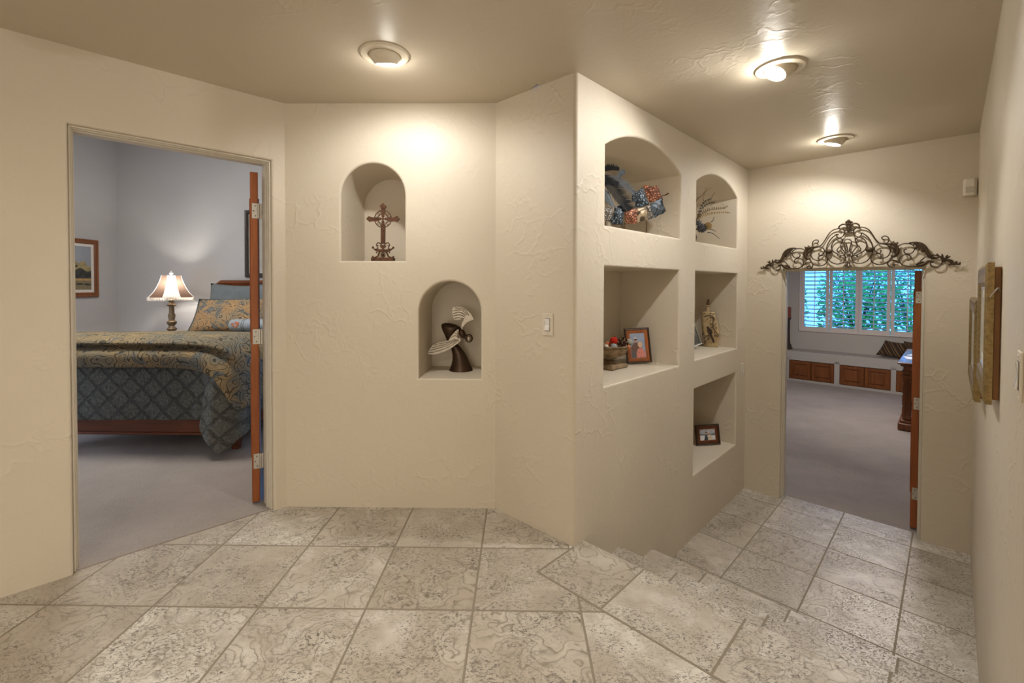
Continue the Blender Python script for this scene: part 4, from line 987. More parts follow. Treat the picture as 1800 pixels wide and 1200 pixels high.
# dried flower arrangement, upper right niche
q = V(0, 4.05, 0); T = tracer(1210, 300, 8.57, q, uB, nA); fz = 1.6905
vb = T(20, 900); vb.z = fz
r_ = root('flower_arrangement', vb, 'dried arrangement of blue flowers, fern fronds and twigs in the upper right niche', 'flower arrangement')
m = MB(); m.lathe(vb, [(.045, 0), (.05, .01), (.04, .03), (.055, .07), (.06, .10), (.045, .13), (.05, .14)], 24); m.build('vase', MAT['bronze'], r_)
MAT['bluepetal'] = plain('slate_petal', sr(88, 88, 94), .7, .3, var=.25); MAT['seed'] = plain('seed_head', sr(150, 126, 86), .8, .2, var=.35, scale=90, bump=.5); MAT['frond'] = plain('dried_frond', sr(104, 84, 56), .8, .2, var=.3)
m = MB(); c = T(175, 850, .03)
for k in range(46):
    a_ = k*2.399; zz = 1-2*(k+.5)/46; rr = math.sqrt(1-zz*zz); d_ = V(rr*math.cos(a_), rr*math.sin(a_), zz); e_ = d_.orthogonal().normalized(); f_ = d_.cross(e_)
    p = c+d_*.034; m.add([p-d_*.015, p+e_*.014, p+d_*.014, p-e_*.014, p+d_*.004+f_*.004], [(0, 1, 4), (1, 2, 4), (2, 3, 4), (3, 0, 4)], False)
m.ball(c, .030, 12); m.build('blossom', MAT['bluepetal'], r_)
m = MB(); c = T(130, 770, .02); m.ball(c, .022, 10)
for k in range(20):
    a_ = k*2.399; zz = 1-2*(k+.5)/20; rr = math.sqrt(1-zz*zz); d_ = V(rr*math.cos(a_), rr*math.sin(a_), zz); m.tube([c, c+d_*.036], [.006, .002], 5)
m.build('blossom', MAT['bluepetal'], r_)
m = MB(); c = T(262, 820, .035); m.ball(c, .030, 14)
for k in range(90):
    a_ = k*2.399; zz = 1-2*(k+.5)/90; rr = math.sqrt(1-zz*zz); m.ball(c+V(rr*math.cos(a_), rr*math.sin(a_), zz)*.031, .0042, 6)
m.build('seed_head', MAT['seed'], r_)
def frond(spine, up, dn, n_, mat, c=.03, tip=None):
    S_ = cm([Vector((x, y, 0)) for x, y in spine], 8); m = MB(); L_ = len(S_); m.tube([T(p.x, p.y, c) for p in S_], [.0022]*L_, 6)
    for k in range(n_):
        t = k/(n_-1)*(L_-1.001); i = int(t); p = S_[i]; d_ = (S_[min(i+1, L_-1)]-S_[max(i-1, 0)]).normalized(); nn_ = Vector((d_.y, -d_.x, 0)); w_ = 1-.65*k/n_
        for sgn, ln_ in ((1, up), (-1, dn)):
            if not ln_: continue
            e_ = p+nn_*(sgn*ln_*w_)+d_*ln_*.25; mid = p.lerp(e_, .5); m.tube([T(p.x, p.y, c), T(mid.x, mid.y, c+.005), T(e_.x, e_.y, c)], [.0015, .0050, .001], 5, flat=.4, axis=nA)
    if tip: m.ball(T(tip[0], tip[1], c), .007, 10)
    m.build('frond', mat, r_)
frond([(120, 690), (200, 620), (300, 575), (420, 565), (510, 555)], 55, 22, 16, MAT['frond'], .04, (540, 530))
frond([(120, 710), (220, 650), (330, 625), (470, 610), (570, 610)], 32, 36, 18, MAT['seed'], .02, (590, 612))
frond([(120, 680), (150, 560), (210, 460), (310, 412)], 26, 30, 9, MAT['fdark'], .03); frond([(125, 670), (190, 550), (270, 480), (365, 460)], 24, 26, 9, MAT['fdark'], .025)
for pts in ([(110, 420), (190, 350), (250, 250), (310, 140)], [(190, 350), (260, 280), (320, 240)], [(110, 400), (150, 380), (215, 345)], [(205, 450), (200, 400), (215, 345)], [(320, 400), (350, 350), (375, 320)]):
    m = MB(); P3 = cm([T(x, y, .02) for x, y in pts], 4); m.tube(P3, [.0022*(1-.7*i/len(P3)) for i in range(len(P3))], 6); m.ball(P3[-1], .003, 6); m.build('twig', MAT['frond'], r_)
for pts in ([(300, 870), (340, 875), (390, 905)], [(260, 915), (340, 930), (445, 1010)], [(310, 760), (340, 735), (358, 680)]):
    m = MB(); P3 = cm([T(x, y, .03) for x, y in pts], 4); m.tube(P3, [.004*(1-.8*i/len(P3))+.0006 for i in range(len(P3))], 6, flat=.5, axis=nA); m.build('leaf', MAT['fdark'], r_)
m = MB(); m.tube([vb+V(0, 0, .10), T(60, 880, .02), T(150, 850, .02), T(200, 840, .02)], .006, 6); m.tube([vb+V(0, 0, .10), T(60, 780, .02), T(120, 690, .025)], .006, 6); m.tube([T(60, 700, .02), T(85, 500, .02), T(112, 410, .02)], .003, 6); m.tube([vb+V(0, 0, .1), T(60, 700, .02)], .004, 6); m.build('stem', MAT['frond'], r_)

# footed bowl with its potpourri
fz = .7875; bc = MN(.817, -.318, fz)
bowl = root('footed_bowl', bc, 'antique brown footed bowl with a carved band, full of potpourri balls', 'bowl')
mbw = NT('aged_resin', .6, .35); f = mbw.noise(26, 4, .6); mbw.col(mbw.ramp(f, [(.3, sr(86, 68, 48)), (.55, sr(138, 116, 86)), (.8, sr(170, 150, 116))])); mbw.bump(mbw.vor(60, 'DISTANCE_TO_EDGE'), .6, .004)
mbs = NT('aged_resin_smooth', .55, .35); mbs.col(mbs.ramp(mbs.noise(18, 3, .6), [(.3, sr(104, 84, 60)), (.7, sr(150, 128, 96))]))
m = MB(); rows = [[bc+uN*(i*w_)+nN*(j*w_)+Z3*z for i, j in ((-1, -1), (1, -1), (1, 1), (-1, 1))] for w_, z in ((.098, .004), (.10, .008), (.094, .022), (.086, .028), (.06, .036), (.05, .046))]
m.grid(rows, False, True); m.add(rows[0], [(0, 1, 2, 3)], False); m.add(rows[-1], [(3, 2, 1, 0)], False)
for i in (-1, 1):
    for j in (-1, 1): m.box(bc+uN*(i*.085)+nN*(j*.085)+Z3*.003, uN, nN, Z3, .026, .026, .006, .001)
m.build('foot', mbs.m, bowl)
m = MB(); m.lathe(bc, [(.045, .044), (.038, .050), (.034, .056), (.045, .062), (.062, .066), (.062, .070), (.085, .078), (.108, .092), (.124, .110), (.132, .124), (.136, .130), (.140, .134), (.136, .140), (.144, .148), (.150, .156), (.146, .160), (.138, .154), (.125, .142), (.09, .128), (.04, .122), (.001, .12)], 44)
m.mi = 1; m.build('bowl', [mbw.m, mbs.m], bowl)
m = MB()
for k in range(20):
    a_ = 2*PI*k/20; dd = V(math.cos(a_), math.sin(a_), 0); tt = V(-dd.y, dd.x, 0); c = bc+dd*.118+Z3*.102
    pts = [c+tt*(.012*math.cos(j*.75))*(1-j*.07)+Z3*(.011*math.sin(j*.75))*(1-j*.07)+dd*(.002+.006*math.sin(j*.75)*.5) for j in range(9)]; m.tube(pts, .0022, 5)
m.build('carved_band', mbw.m, bowl)
T = tracer(1050, 540, 9.23, V(bc.x, bc.y, 0), uB, V(0, -1, 0))
def ballthing(x, y, r, mat, label, c=0.0, name='potpourri_ball', cat='potpourri ball', fuzz=0):
    p = T(x, y, c); m = MB(); m.ball(p, r, 16)
    if fuzz:
        for k in range(90):
            a_ = k*2.399; zz = 1-2*(k+.5)/90; rr = math.sqrt(1-zz*zz); m.ball(p+V(rr*math.cos(a_), rr*math.sin(a_), zz)*r, fuzz, 6)
    return m.build(name, mat, None, label, cat, 'potpourri in the footed bowl', origin=p-Z3*r)
cr = lambda n_, c: plain(n_, c, .7, .3, var=.12, scale=60, bump=.3)
ballthing(247, 515, .0225, cr('red_berries', sr(200, 44, 24)), 'red berry ball on top of the potpourri', .052, fuzz=.0045)
ballthing(168, 575, .018, cr('orange_ball', sr(214, 120, 78)), 'orange ball at the left of the bowl behind the blue one', .035)
ballthing(228, 603, .0235, cr('pale_blue_ball', sr(146, 152, 152)), 'pale blue grey ball in front of the red berry ball', .085)
ballthing(512, 548, .024, cr('sage_ball', sr(150, 150, 138)), 'sage grey ball at the right side of the bowl', .02)
ballthing(474, 606, .013, cr('small_orange', sr(206, 110, 64)), 'small orange ball right of the pinecone', .06)
ballthing(112, 603, .017, cr('cream_ball', sr(216, 206, 190)), 'cream ball at the far left of the bowl', .08)
ballthing(300, 500, .020, cr('brown_ball', sr(84, 54, 36)), 'brown ball behind the pinecone', .0)
p = T(382, 545, .060); m = MB(); m.ball(p, .027, 12, 1.1, 1, .95)
for k in range(74):
    a_ = k*2.399; zz = 1-2*(k+.5)/74; rr = math.sqrt(1-zz*zz); dd = V(rr*math.cos(a_), zz, rr*math.sin(a_)); e_ = dd.cross(V(0, 1, 0)); e_ = e_.normalized() if e_.length > .01 else V(1, 0, 0); g_ = dd.cross(e_)
    c = p+dd*.030; m.mi = 1 if k % 3 == 0 else 0; m.add([c-dd*.006, c+e_*.0075+dd*.003, c+dd*.009+g_*.003, c-e_*.0075+dd*.003, c+dd*.004-g_*.004], [(0, 1, 4), (1, 2, 4), (2, 3, 4), (3, 0, 4)], False)
m.build('pinecone', [plain('pinecone_brown', sr(64, 36, 24), .7, .3, var=.3), plain('pinecone_tip', sr(190, 164, 136), .8)], None, 'brown pinecone with pale tips in the footed bowl', 'pinecone', 'potpourri in the footed bowl', origin=p-Z3*.03)

# photo frames on the shelves
MAT['walnutf'] = wood('frame_walnut', sr(120, 62, 28), sr(168, 98, 52), 8, .35); MAT['brownf'] = plain('frame_outer_brown', sr(70, 54, 42), .45, .5, .2, var=.25)
skin = plain('photo_skin', sr(222, 178, 152), .6); skin2 = plain('photo_skin_two', sr(200, 150, 124), .6); hairm = plain('photo_hair', sr(78, 56, 44), .6); blond = plain('photo_fair_hair', sr(206, 178, 140), .6)
def stand_frame(bl, br, h_, tilt, fw, fd, fmat, liner, label, group=None, sk=0.0):
    R_ = (br-bl).normalized(); W_ = (br-bl).length; n0 = R_.cross(Z3).normalized(); U_ = (Z3*math.cos(tilt)-n0*math.sin(tilt)+R_*sk).normalized()
    R2 = (R_-U_*R_.dot(U_)).normalized(); c = bl+(R_*W_)/2+U_*h_/2
    r_, m, P, Nn, w1, h1_ = picture('photo_frame', c, R2, U_, W_, h_, fw, fd, fmat, label, 'photo frame', None, 0, None, liner, group)
    k = MB(); top = c+U_*h_*.25-Nn*.002; foot = V(top.x, top.y, bl.z)-V(Nn.x, Nn.y, 0)*(h_*.38); w_ = V(R2.x, R2.y, 0).normalized()*.025
    k.prism([top-w_, top+w_, foot+w_, foot-w_], Nn*.003); k.build('easel_back', MAT['brownf'], r_)
    return r_, m, P, Nn, w1, h1_
y_ = 3.262
r_, m, P, Nn, w1, h1_ = stand_frame(V(.792, 3.262, .794), V(.973, 3.268, .794), .252, math.radians(9), .013, .018, MAT['brownf'], (MAT['walnutf'], .026), 'walnut photo frame with a family portrait beside the footed bowl', None, -.06)
mats_ = [plain('photo_backdrop', sr(150, 162, 186), .4, var=.15, scale=12), skin, skin2, hairm, blond, plain('photo_denim', sr(96, 92, 92), .5, var=.3, scale=120), plain('photo_pink_shirt', sr(206, 132, 120), .5, var=.35, scale=150), plain('photo_white_cap', sr(210, 206, 204), .5), plain('photo_dark_shirt', sr(112, 84, 74), .5, var=.3, scale=120)]
d = .018*.3+.0012; H2 = h1_/2; W2 = w1/2
patch(m, P, [(-W2, -.15*H2), (-.5*W2, .25*H2), (.1*W2, .25*H2), (.3*W2, -.2*H2), (.2*W2, -H2), (-W2, -H2)], d, 8, Nn=Nn)
patch(m, P, [(-W2, -.5*H2), (-.6*W2, -.35*H2), (-.35*W2, -.6*H2), (-.3*W2, -H2), (-W2, -H2)], d+.0006, 5, Nn=Nn)
patch(m, P, blob(-.25*W2, .42*H2, .17*W2, .16*H2), d+.0012, 2, Nn=Nn); patch(m, P, blob(-.25*W2, .52*H2, .19*W2, .09*H2), d+.0018, 3, Nn=Nn); patch(m, P, blob(-.28*W2, .62*H2, .2*W2, .07*H2), d+.0024, 7, Nn=Nn)
patch(m, P, [(-.25*W2, -.55*H2), (0, -.25*H2), (.55*W2, -.2*H2), (.92*W2, -.55*H2), (.95*W2, -H2), (-.35*W2, -H2)], d+.003, 6, Nn=Nn)
patch(m, P, blob(.3*W2, .08*H2, .34*W2, .24*H2), d+.0036, 4, Nn=Nn); patch(m, P, blob(.28*W2, .0*H2, .24*W2, .21*H2), d+.0042, 1, Nn=Nn)
for ex in (.19, .37): patch(m, P, blob(ex*W2, .05*H2, .035*W2, .018*H2, 8), d+.0048, 3, Nn=Nn)
patch(m, P, blob(.28*W2, -.09*H2, .09*W2, .018*H2, 8), d+.0048, 6, Nn=Nn)
m.build('photograph', mats_, r_)
r_, m, P, Nn, w1, h1_ = stand_frame(V(1.612, 4.05, -.080), V(1.838, 4.082, -.080), .178, math.radians(8), .016, .02, MAT['brownf'], (wood('frame_mahogany', sr(78, 38, 18), sr(112, 60, 30), 8), .026), 'small dark landscape photo frame with a couple in the lowest niche', None, -.03)
H2 = h1_/2; W2 = w1/2; d = .02*.3+.0012
mats_ = [plain('photo_snow_sky', sr(176, 180, 186), .4, var=.12, scale=30), skin, plain('photo_dark_coat', sr(64, 70, 84), .5, var=.3), plain('photo_cream_coat', sr(216, 200, 176), .5), plain('photo_far_hills', sr(112, 120, 132), .5, var=.3, scale=80), plain('photo_snow', sr(222, 222, 222), .5)]
patch(m, P, [(-W2, .3*H2), (-.4*W2, .1*H2), (0, .35*H2), (.5*W2, .1*H2), (W2, .35*H2), (W2, -.2*H2), (-W2, -.2*H2)], d, 4, Nn=Nn); patch(m, P, [(-W2, -.1*H2), (W2, -.2*H2), (W2, -H2), (-W2, -H2)], d+.0006, 5, Nn=Nn)
patch(m, P, [(-.5*W2, -H2), (-.35*W2, -.1*H2), (-.1*W2, .05*H2), (.1*W2, -H2)], d+.0012, 2, Nn=Nn); patch(m, P, [(0, -H2), (.05*W2, -.1*H2), (.25*W2, .05*H2), (.5*W2, -.2*H2), (.6*W2, -H2)], d+.0018, 3, Nn=Nn)
patch(m, P, blob(-.18*W2, .3*H2, .12*W2, .22*H2), d+.0024, 1, Nn=Nn); patch(m, P, blob(.14*W2, .35*H2, .12*W2, .22*H2), d+.0024, 1, Nn=Nn); patch(m, P, blob(-.2*W2, .48*H2, .13*W2, .12*H2), d+.003, 2, Nn=Nn); patch(m, P, blob(.15*W2, .55*H2, .13*W2, .12*H2), d+.003, 3, Nn=Nn)
m.build('photograph', mats_, r_)
MAT['silverf'] = plain('pewter_frame', sr(158, 158, 152), .35, .5, .7, var=.1)
br_ = V(1.648, 4.030, .814); R_ = V(.80, .25, 0).normalized()
r_, m, P, Nn, w1, h1_ = stand_frame(br_-R_*.19, br_, .262, math.radians(14), .016, .016, MAT['silverf'], None, 'pewter photo frame at the left edge of the upper square niche', None, -.24)
m.mi = 0; patch(m, P, [(-w1/2, -h1_/2), (w1/2, -h1_/2), (w1/2, -.2*h1_), (-w1/2, -.1*h1_)], .016*.3+.0012, 1, Nn=Nn)
m.build('photograph', [plain('photo_grey', sr(112, 112, 106), .3, var=.1), plain('photo_dark_grey', sr(84, 84, 80), .3, var=.1)], r_)

# decorative bottle with a bird
fz = .794; vb = V(1.784, 4.175, fz); q = V(vb.x, vb.y, 0); fw_ = V(-vb.x, -vb.y, 0).normalized(); rt_ = V(-fw_.y, fw_.x, 0)
T = tracer(1215, 510, 8.57, q, rt_, fw_)
r_ = root('decorative_bottle', vb, 'cream square bottle with a dark bird and branches and a spired stopper', 'bottle')
mbt = NT('aged_cream_glaze', .5, .4); mbt.col(mbt.ramp(mbt.noise(16, 4, .6), [(.3, sr(136, 112, 78)), (.5, sr(176, 154, 114)), (.75, sr(190, 170, 132))])); mbt.bump(mbt.noise(50, 3), .3, .002)
m = MB(); rows = []
hs = [(845, 215, 400), (835, 205, 412), (780, 196, 424), (660, 178, 426), (560, 163, 418), (460, 156, 398), (380, 154, 372), (330, 156, 358), (306, 158, 354), (300, 166, 346)]
for y, x0, x1 in hs:
    c = T((x0+x1)/2, y); c = V(c.x, c.y, max(c.z, fz+.0005)); w_ = (T(x1, y)-T(x0, y)).length/2; dp = w_*.55
    rows.append([c+rt_*(w_*math.copysign(abs(math.cos(a_))**.45, math.cos(a_)))+fw_*(dp*math.copysign(abs(math.sin(a_))**.45, math.sin(a_))) for a_ in [2*PI*k/32+.01 for k in range(32)]])
m.grid(rows, True, True); m.add(rows[0], [list(range(32))], False); m.add(rows[-1], [list(range(32))], False); m.build('bottle_body', mbt.m, r_)
tp = T(256, 300); zt_ = tp.z; kk = (T(256, 200).z-zt_)/100
m = MB(); m.lathe(tp, [(.020, 0), (.018, 20*kk), (.017, 75*kk), (.024, 82*kk), (.024, 95*kk), (.012, 100*kk)], 4, smooth=False, rot=math.atan2(fw_.y, fw_.x)+PI/4); m.build('neck', mbt.m, r_)
m = MB(); m.lathe(tp+Z3*(98*kk), [(.012, 0), (.018, 10*kk), (.019, 22*kk), (.010, 38*kk), (.014, 50*kk), (.012, 62*kk), (.005, 76*kk), (.006, 86*kk), (.001, 98*kk)], 12); m.build('stopper', plain('stopper_brown', sr(112, 82, 56), .5, var=.3), r_)
MAT['inlay'] = plain('dark_inlay', sr(58, 40, 28), .6, var=.15)
def surf(x, y, e_=.0015):
    w_ = None
    for i in range(len(hs)-1):
        if hs[i][0] >= y >= hs[i+1][0]:
            f = (hs[i][0]-y)/(hs[i][0]-hs[i+1][0]); w_ = (hs[i][2]-hs[i][1])*(1-f)+(hs[i+1][2]-hs[i+1][1])*f
    w_ = w_ or 200; return T(x, y, (T(w_, y)-T(0, y)).length/2*.55+e_)
m = MB(); bp = cm([Vector((x, y, 0)) for x, y in ((232, 530), (255, 518), (282, 545), (310, 570), (325, 605), (318, 640), (335, 690), (358, 745), (345, 768), (325, 750), (300, 680), (270, 640), (248, 600), (245, 560))], 3, True)
m.prism([surf(p.x, p.y, -.004) for p in bp], fw_*.006); m.build('bird_relief', MAT['inlay'], r_)
for pts, w_ in (([(180, 600), (175, 640), (190, 665), (280, 650)], .0022), ([(195, 380), (250, 352), (320, 370), (335, 430), (330, 520), (370, 590), (410, 640), (410, 662), (345, 655)], .0026), ([(190, 700), (230, 675), (275, 655), (265, 735)], .002), ([(205, 775), (240, 720), (275, 660)], .002), ([(335, 470), (300, 480), (280, 455)], .0018)):
    m = MB(); m.tube(cm([surf(x, y) for x, y in pts], 4), w_, 6); m.build('branch_relief', MAT['inlay'], r_)
for k, (x, y, a_) in enumerate(((245, 410, 50), (295, 430, 40), (300, 385, -20), (300, 490, 30), (315, 530, 60), (345, 500, -50), (380, 540, -70), (350, 420, 80), (225, 370, 20), (345, 390, -60), (182, 600, 70), (185, 630, -50), (355, 610, 60), (205, 700, 10), (215, 735, -30), (215, 770, 40), (265, 710, 80), (375, 480, 60), (200, 330, 30), (290, 325, -20), (340, 330, 10))):
    a2 = math.radians(a_); dx, dy = math.cos(a2), -math.sin(a2); m = MB()
    pl_ = [(x-dx*17, y-dy*17), (x-dy*7, y+dx*7), (x+dx*17, y+dy*17), (x+dy*7, y-dx*7)]; m.prism([surf(*p, -.003) for p in pl_], fw_*.005); m.build('leaf_relief', MAT['inlay'], r_)

# ------------------------------------------------------------------ scrolled iron ornament over the far door
q = N_-uN*.022; r0, _z = at(1491, 465, q, uF); OX, OY, OK_ = 1480, 375, 8.182
ZO = 1.52
r_ = root('scroll_ornament', N_+uF*r0+Z3*ZO, 'wide bronzed iron scroll ornament with shell and leaves above the far doorway', 'wall ornament')
def W2P(x, y, sg, c=0):
    s, z = at(OX+x/OK_, OY+y/OK_, q, uF); s0_, _ = at(OX+90/OK_, OY+y/OK_, q, uF)
    return q+uF*(r0+sg*(s-r0))+Z3*z-uN*c
def both(name, pts, r, n=5, flat=1, c=0, pair=True, mat='iron', step=5):
    for sg in ((1, -1) if pair else (1,)):
        P3 = cm([W2P(x, y, sg, c) for x, y in pts], step); L_ = len(P3)
        rr = r if not isinstance(r, (list, tuple)) else [r[0]+(r[1]-r[0])*math.sin(PI*i/(L_-1)) if len(r) == 2 else None for i in range(L_)]
        m = MB(); m.tube(P3, rr, 8, flat=flat, axis=uN if flat != 1 else None); m.build(name, MAT[mat], r_)
SC = [[(245, 250), (262, 245), (275, 262), (262, 290), (230, 303), (185, 285), (158, 240), (175, 195), (215, 168), (270, 162), (330, 172), (385, 205), (425, 255), (460, 310), (500, 360), (540, 390), (600, 402), (690, 405)],
      [(600, 332), (588, 340), (568, 318), (582, 295), (620, 288), (655, 305), (672, 340), (655, 378), (620, 400)],
      [(275, 240), (350, 290), (400, 350), (430, 420), (438, 500), (415, 570), (370, 635), (300, 675), (230, 685), (170, 665), (138, 620), (145, 580), (180, 565), (215, 575), (208, 592)],
      [(232, 375), (215, 380), (190, 362), (188, 335), (215, 315), (260, 315), (310, 335), (345, 385), (350, 440), (325, 490), (270, 530), (205, 565)],
      [(545, 490), (557, 505), (552, 528), (530, 535), (490, 520), (462, 480), (475, 440), (520, 410), (580, 402), (650, 420), (685, 470), (690, 520), (660, 575), (600, 605), (545, 612), (520, 603)],
      [(522, 606), (548, 600), (560, 575), (545, 550), (510, 540), (460, 547), (420, 580), (412, 625), (440, 670), (500, 695), (580, 692), (650, 665), (690, 620), (712, 580)],
      [(715, 690), (740, 692), (752, 712), (730, 735), (690, 730), (655, 695), (660, 655), (700, 635), (760, 640), (830, 680)],
      [(925, 482), (905, 478), (888, 500), (900, 530), (950, 548), (1010, 520), (1040, 470), (1020, 420), (960, 395), (890, 395), (820, 420), (782, 460)],
      [(935, 625), (958, 635), (988, 612), (980, 575), (940, 553), (880, 560), (830, 600), (822, 650), (860, 695), (920, 718), (1010, 718), (1060, 705)],
      [(1320, 660), (1290, 660), (1268, 685), (1300, 725), (1360, 732), (1420, 698), (1440, 640), (1410, 590), (1340, 560), (1270, 562), (1200, 585), (1130, 640), (1080, 700)],
      [(108, 712), (132, 718), (122, 737), (92, 736), (70, 712), (78, 685), (110, 670), (165, 672), (230, 684)]]
for pts in SC: both('scroll', pts, .0042)
# shell
both('shell_petal', [(62, 510), (35, 440), (22, 385), (45, 347), (90, 338), (125, 358), (130, 390), (112, 450), (98, 508)], .0038, pair=False)
both('shell_petal', [(104, 515), (135, 385), (185, 382), (208, 400), (212, 432), (140, 530)], .0036)
both('shell_petal', [(142, 535), (215, 440), (252, 455), (265, 485), (235, 520), (155, 548)], .0036)
both('shell_scroll', [(95, 512), (130, 530), (148, 560), (130, 590), (98, 588), (78, 568), (90, 550), (105, 562)], .0036)
both('top_bar', [(90, 240), (155, 238)], .004)
# acanthus leaves
both('acanthus_leaf', [(560, 395), (680, 400), (760, 425), (795, 485), (780, 550), (738, 582), (700, 560)], [.003, .013], flat=.5, c=.004)
both('acanthus_leaf', [(700, 405), (745, 395), (775, 410), (800, 372)], [.003, .010], flat=.5, c=.008)
both('acanthus_leaf', [(690, 410), (715, 395), (745, 360)], [.002, .008], flat=.5, c=.008)
both('acanthus_leaf', [(650, 420), (700, 440), (740, 480), (752, 540)], [.003, .009], flat=.5, c=.008)
both('acanthus_leaf', [(960, 385), (1050, 380), (1130, 400), (1190, 450), (1230, 530), (1280, 585), (1350, 600), (1400, 580)], [.004, .013], flat=.5, c=.004)
both('acanthus_leaf', [(1020, 400), (1080, 420), (1110, 450), (1095, 490)], [.003, .010], flat=.5, c=.008)
both('acanthus_leaf', [(1090, 410), (1140, 440), (1160, 490), (1160, 520)], [.003, .010], flat=.5, c=.008)
both('acanthus_leaf', [(1020, 460), (1050, 455), (1080, 470)], [.002, .008], flat=.5, c=.008)
both('acanthus_leaf', [(1020, 718), (1100, 712), (1170, 690), (1240, 648), (1320, 660)], [.003, .012], flat=.5, c=.004)
both('acanthus_leaf', [(1060, 700), (1110, 670), (1180, 655)], [.002, .009], flat=.5, c=.008)
both('acanthus_leaf', [(1390, 570), (1450, 600), (1500, 625), (1560, 640), (1590, 680), (1640, 680), (1705, 700)], [.003, .010], flat=.5, c=.004)
for pts in ([(1440, 605), (1440, 570), (1432, 538)], [(1470, 615), (1510, 595), (1555, 572)], [(1400, 575), (1375, 560), (1360, 535)], [(1490, 610), (1500, 580), (1518, 550)], [(1460, 610), (1465, 650), (1500, 640)], [(1570, 690), (1545, 695), (1515, 688)], [(1620, 680), (1640, 660), (1655, 642)], [(1670, 690), (1690, 675), (1702, 655)]):
    both('leaf_tip', pts, [.0018, .0065], flat=.6, c=.004)
# crown
both('crown_scroll', [(135, 178), (160, 180), (165, 195), (140, 205), (112, 190), (105, 165), (120, 140), (160, 115), (200, 112), (235, 130), (242, 155), (205, 178)], [.004, .007], c=.006)
m = MB()
for k in range(5):
    a_ = PI/2+k*2*PI/5; m.ball(W2P(90+24*math.cos(a_), 100-26*math.sin(a_), 1, .008), .011, 10, 1, 1, 1)
m.ball(W2P(90, 100, 1, .016), .008, 10); m.build('crown_flower', MAT['iron'], r_)
both('crown_leaf', [(90, 130), (88, 180), (88, 235)], [.004, .014], flat=.5, c=.006, pair=False)
for a_ in ((60, 60), (45, 95)): both('crown_leaf', [(90, 110), (90+a_[0]*.7, 110-a_[1]*.2), (90+a_[0], 130-a_[1]*.5)], [.003, .009], flat=.5, c=.006)
for sg in (1, -1):
    m = MB(); c = W2P(393, 488, sg, .004); m.ball(c, .026, 18, 1, .6, .75, (uF, uN, Z3)); m.tube([c, c+uN*.026], .006, 8); m.build('mounting_knob', MAT['iron'], r_)

# ------------------------------------------------------------------ wall plates, sensor, frames on the right wall
def switch(c, R_, Nn, w_, h_, label, grp=None):
    r_ = root('light_switch', c, label, 'light switch', grp)
    m = MB(); m.box(c+Nn*.003, R_, Nn, Z3, w_, .006, h_, .002)
    for k in (-1, 1): m.ball(c+Nn*.006+Z3*(k*h_*.40), .003, 8, 1, 1, 1)
    m.build('plate', MAT['plastic'], r_)
    m = MB(); m.box(c+Nn*.0065, R_, Nn, Z3, .036, .003, .068, .001); m.build('surround', plain('switch_gap', sr(120, 112, 98), .5), r_)
    m = MB(); m.prism([c+R_*x+Nn*(.007+d_)+Z3*z for x, z, d_ in ((-.0155, -.031, .006), (.0155, -.031, .006), (.0155, 0, .001), (-.0155, 0, .001))], -Nn*.004)
    m.prism([c+R_*x+Nn*(.007+d_)+Z3*z for x, z, d_ in ((-.0155, .001, .001), (.0155, .001, .001), (.0155, .031, .0035), (-.0155, .031, .0035))], -Nn*.004)
    m.build('rocker', plain('white_rocker', sr(232, 230, 226), .15, .6), r_)
switch(B1+uM*.405+Z3*1.143, uM, nM, .076, .12, 'ivory light switch on the angled wall between the niches')
switch(M_+uN*2.60+Z3*.582, uN, nN, .070, .115, 'light switch low on the niche wall near the far corner')
switch(MN(-.265, 1.504, 1.143), -uN, nR, .072, .115, 'light switch at the right edge of the photo on the right wall')
c = N_+uF*1.462+Z3*2.058
r_ = root('motion_sensor', c-Z3*.06, 'small white alarm motion sensor high in the far right corner', 'motion sensor')
pr = []
for z, w_, d_ in ((-.062, .030, .030), (-.055, .034, .040), (0, .036, .046), (.045, .036, .044), (.062, .030, .032)):
    pr.append([c+Z3*z+uF*x-uN*y for x, y in ((-w_, .0005), (w_, .0005), (w_, d_*.7), (w_*.6, d_), (-w_*.6, d_), (-w_, d_*.7))])
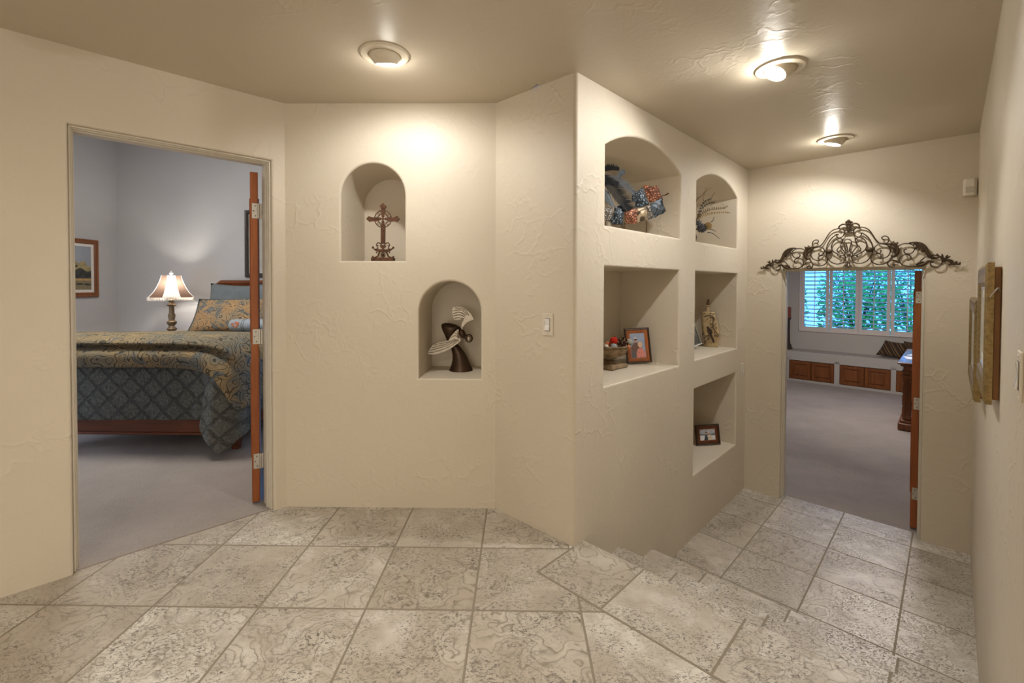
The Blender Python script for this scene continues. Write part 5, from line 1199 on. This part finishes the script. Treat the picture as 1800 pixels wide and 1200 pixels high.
m = MB(); m.grid(pr, False, True); m.add(pr[0], [list(range(6))], False); m.add(pr[-1], [list(range(6))], False); m.build('housing', MAT['white'], r_, mods=[('BEVEL', dict(width=.004, segments=2))])
m = MB(); m.box(c-Z3*.018-uN*.044, uF, uN, Z3, .044, .004, .045, .002); m.build('lens', plain('sensor_lens', sr(196, 190, 178), .3, var=.02), r_)
m = MB(); m.ball(c+Z3*.035-uN*.046, .003, 8); m.build('indicator', plain('indicator', sr(245, 245, 240), .2), r_)

MAT['goldf'] = plain('antique_gold_moulding', sr(142, 120, 76), .45, .5, .5, var=.3, scale=70, bump=.5, bscale=150)
MAT['rawwood'] = wood('frame_back_wood', sr(124, 84, 48), sr(156, 112, 70), 6, .6)
MAT['goldin'] = plain('frame_inner_silver', sr(188, 186, 180), .35, .5, .5, var=.08)
for (s0_, s1_, z0, z1, lab, hk, dep) in ((.384, 1.03, .947, 1.438, 'nearer gold framed picture on the right wall, seen edge on', True, .022), (1.175, 2.07, .809, 1.29, 'farther gold framed picture on the right wall, half hidden by the nearer one', False, .026)):
    c = MN((s0_+s1_)/2, 1.504-.018, (z0+z1)/2)
    r_, m, P, Nn, w1, h1_ = picture('framed_picture', c, -uN, Z3, s1_-s0_, z1-z0, .085, dep, MAT['goldf'], lab, 'framed picture', None, .03, plain('linen_mat', sr(206, 200, 188), .8), (MAT['goldin'], .014), 'gold framed pictures on the right wall')
    m.build('canvas', plain('faded_print', sr(176, 166, 142), .6, var=.2, scale=10), r_)
    m = MB(); m.box(MN((s0_+s1_)/2, 1.504-.0095, (z0+z1)/2), uN, uF, Z3, s1_-s0_-.03, .017, z1-z0-.03, .002); m.build('wooden_back', MAT['rawwood'], r_)
    if hk:
        m = MB(); e_ = MN(s0_+.006, 1.504-.006, z1-.10); m.tube(cm([e_, e_-uN*.012-uF*.003+Z3*.012, e_-uN*.014-uF*.012+Z3*.0, e_-uN*.008-uF*.022-Z3*.02], 4), .0022, 6); m.build('hook', MAT['steel'], r_)
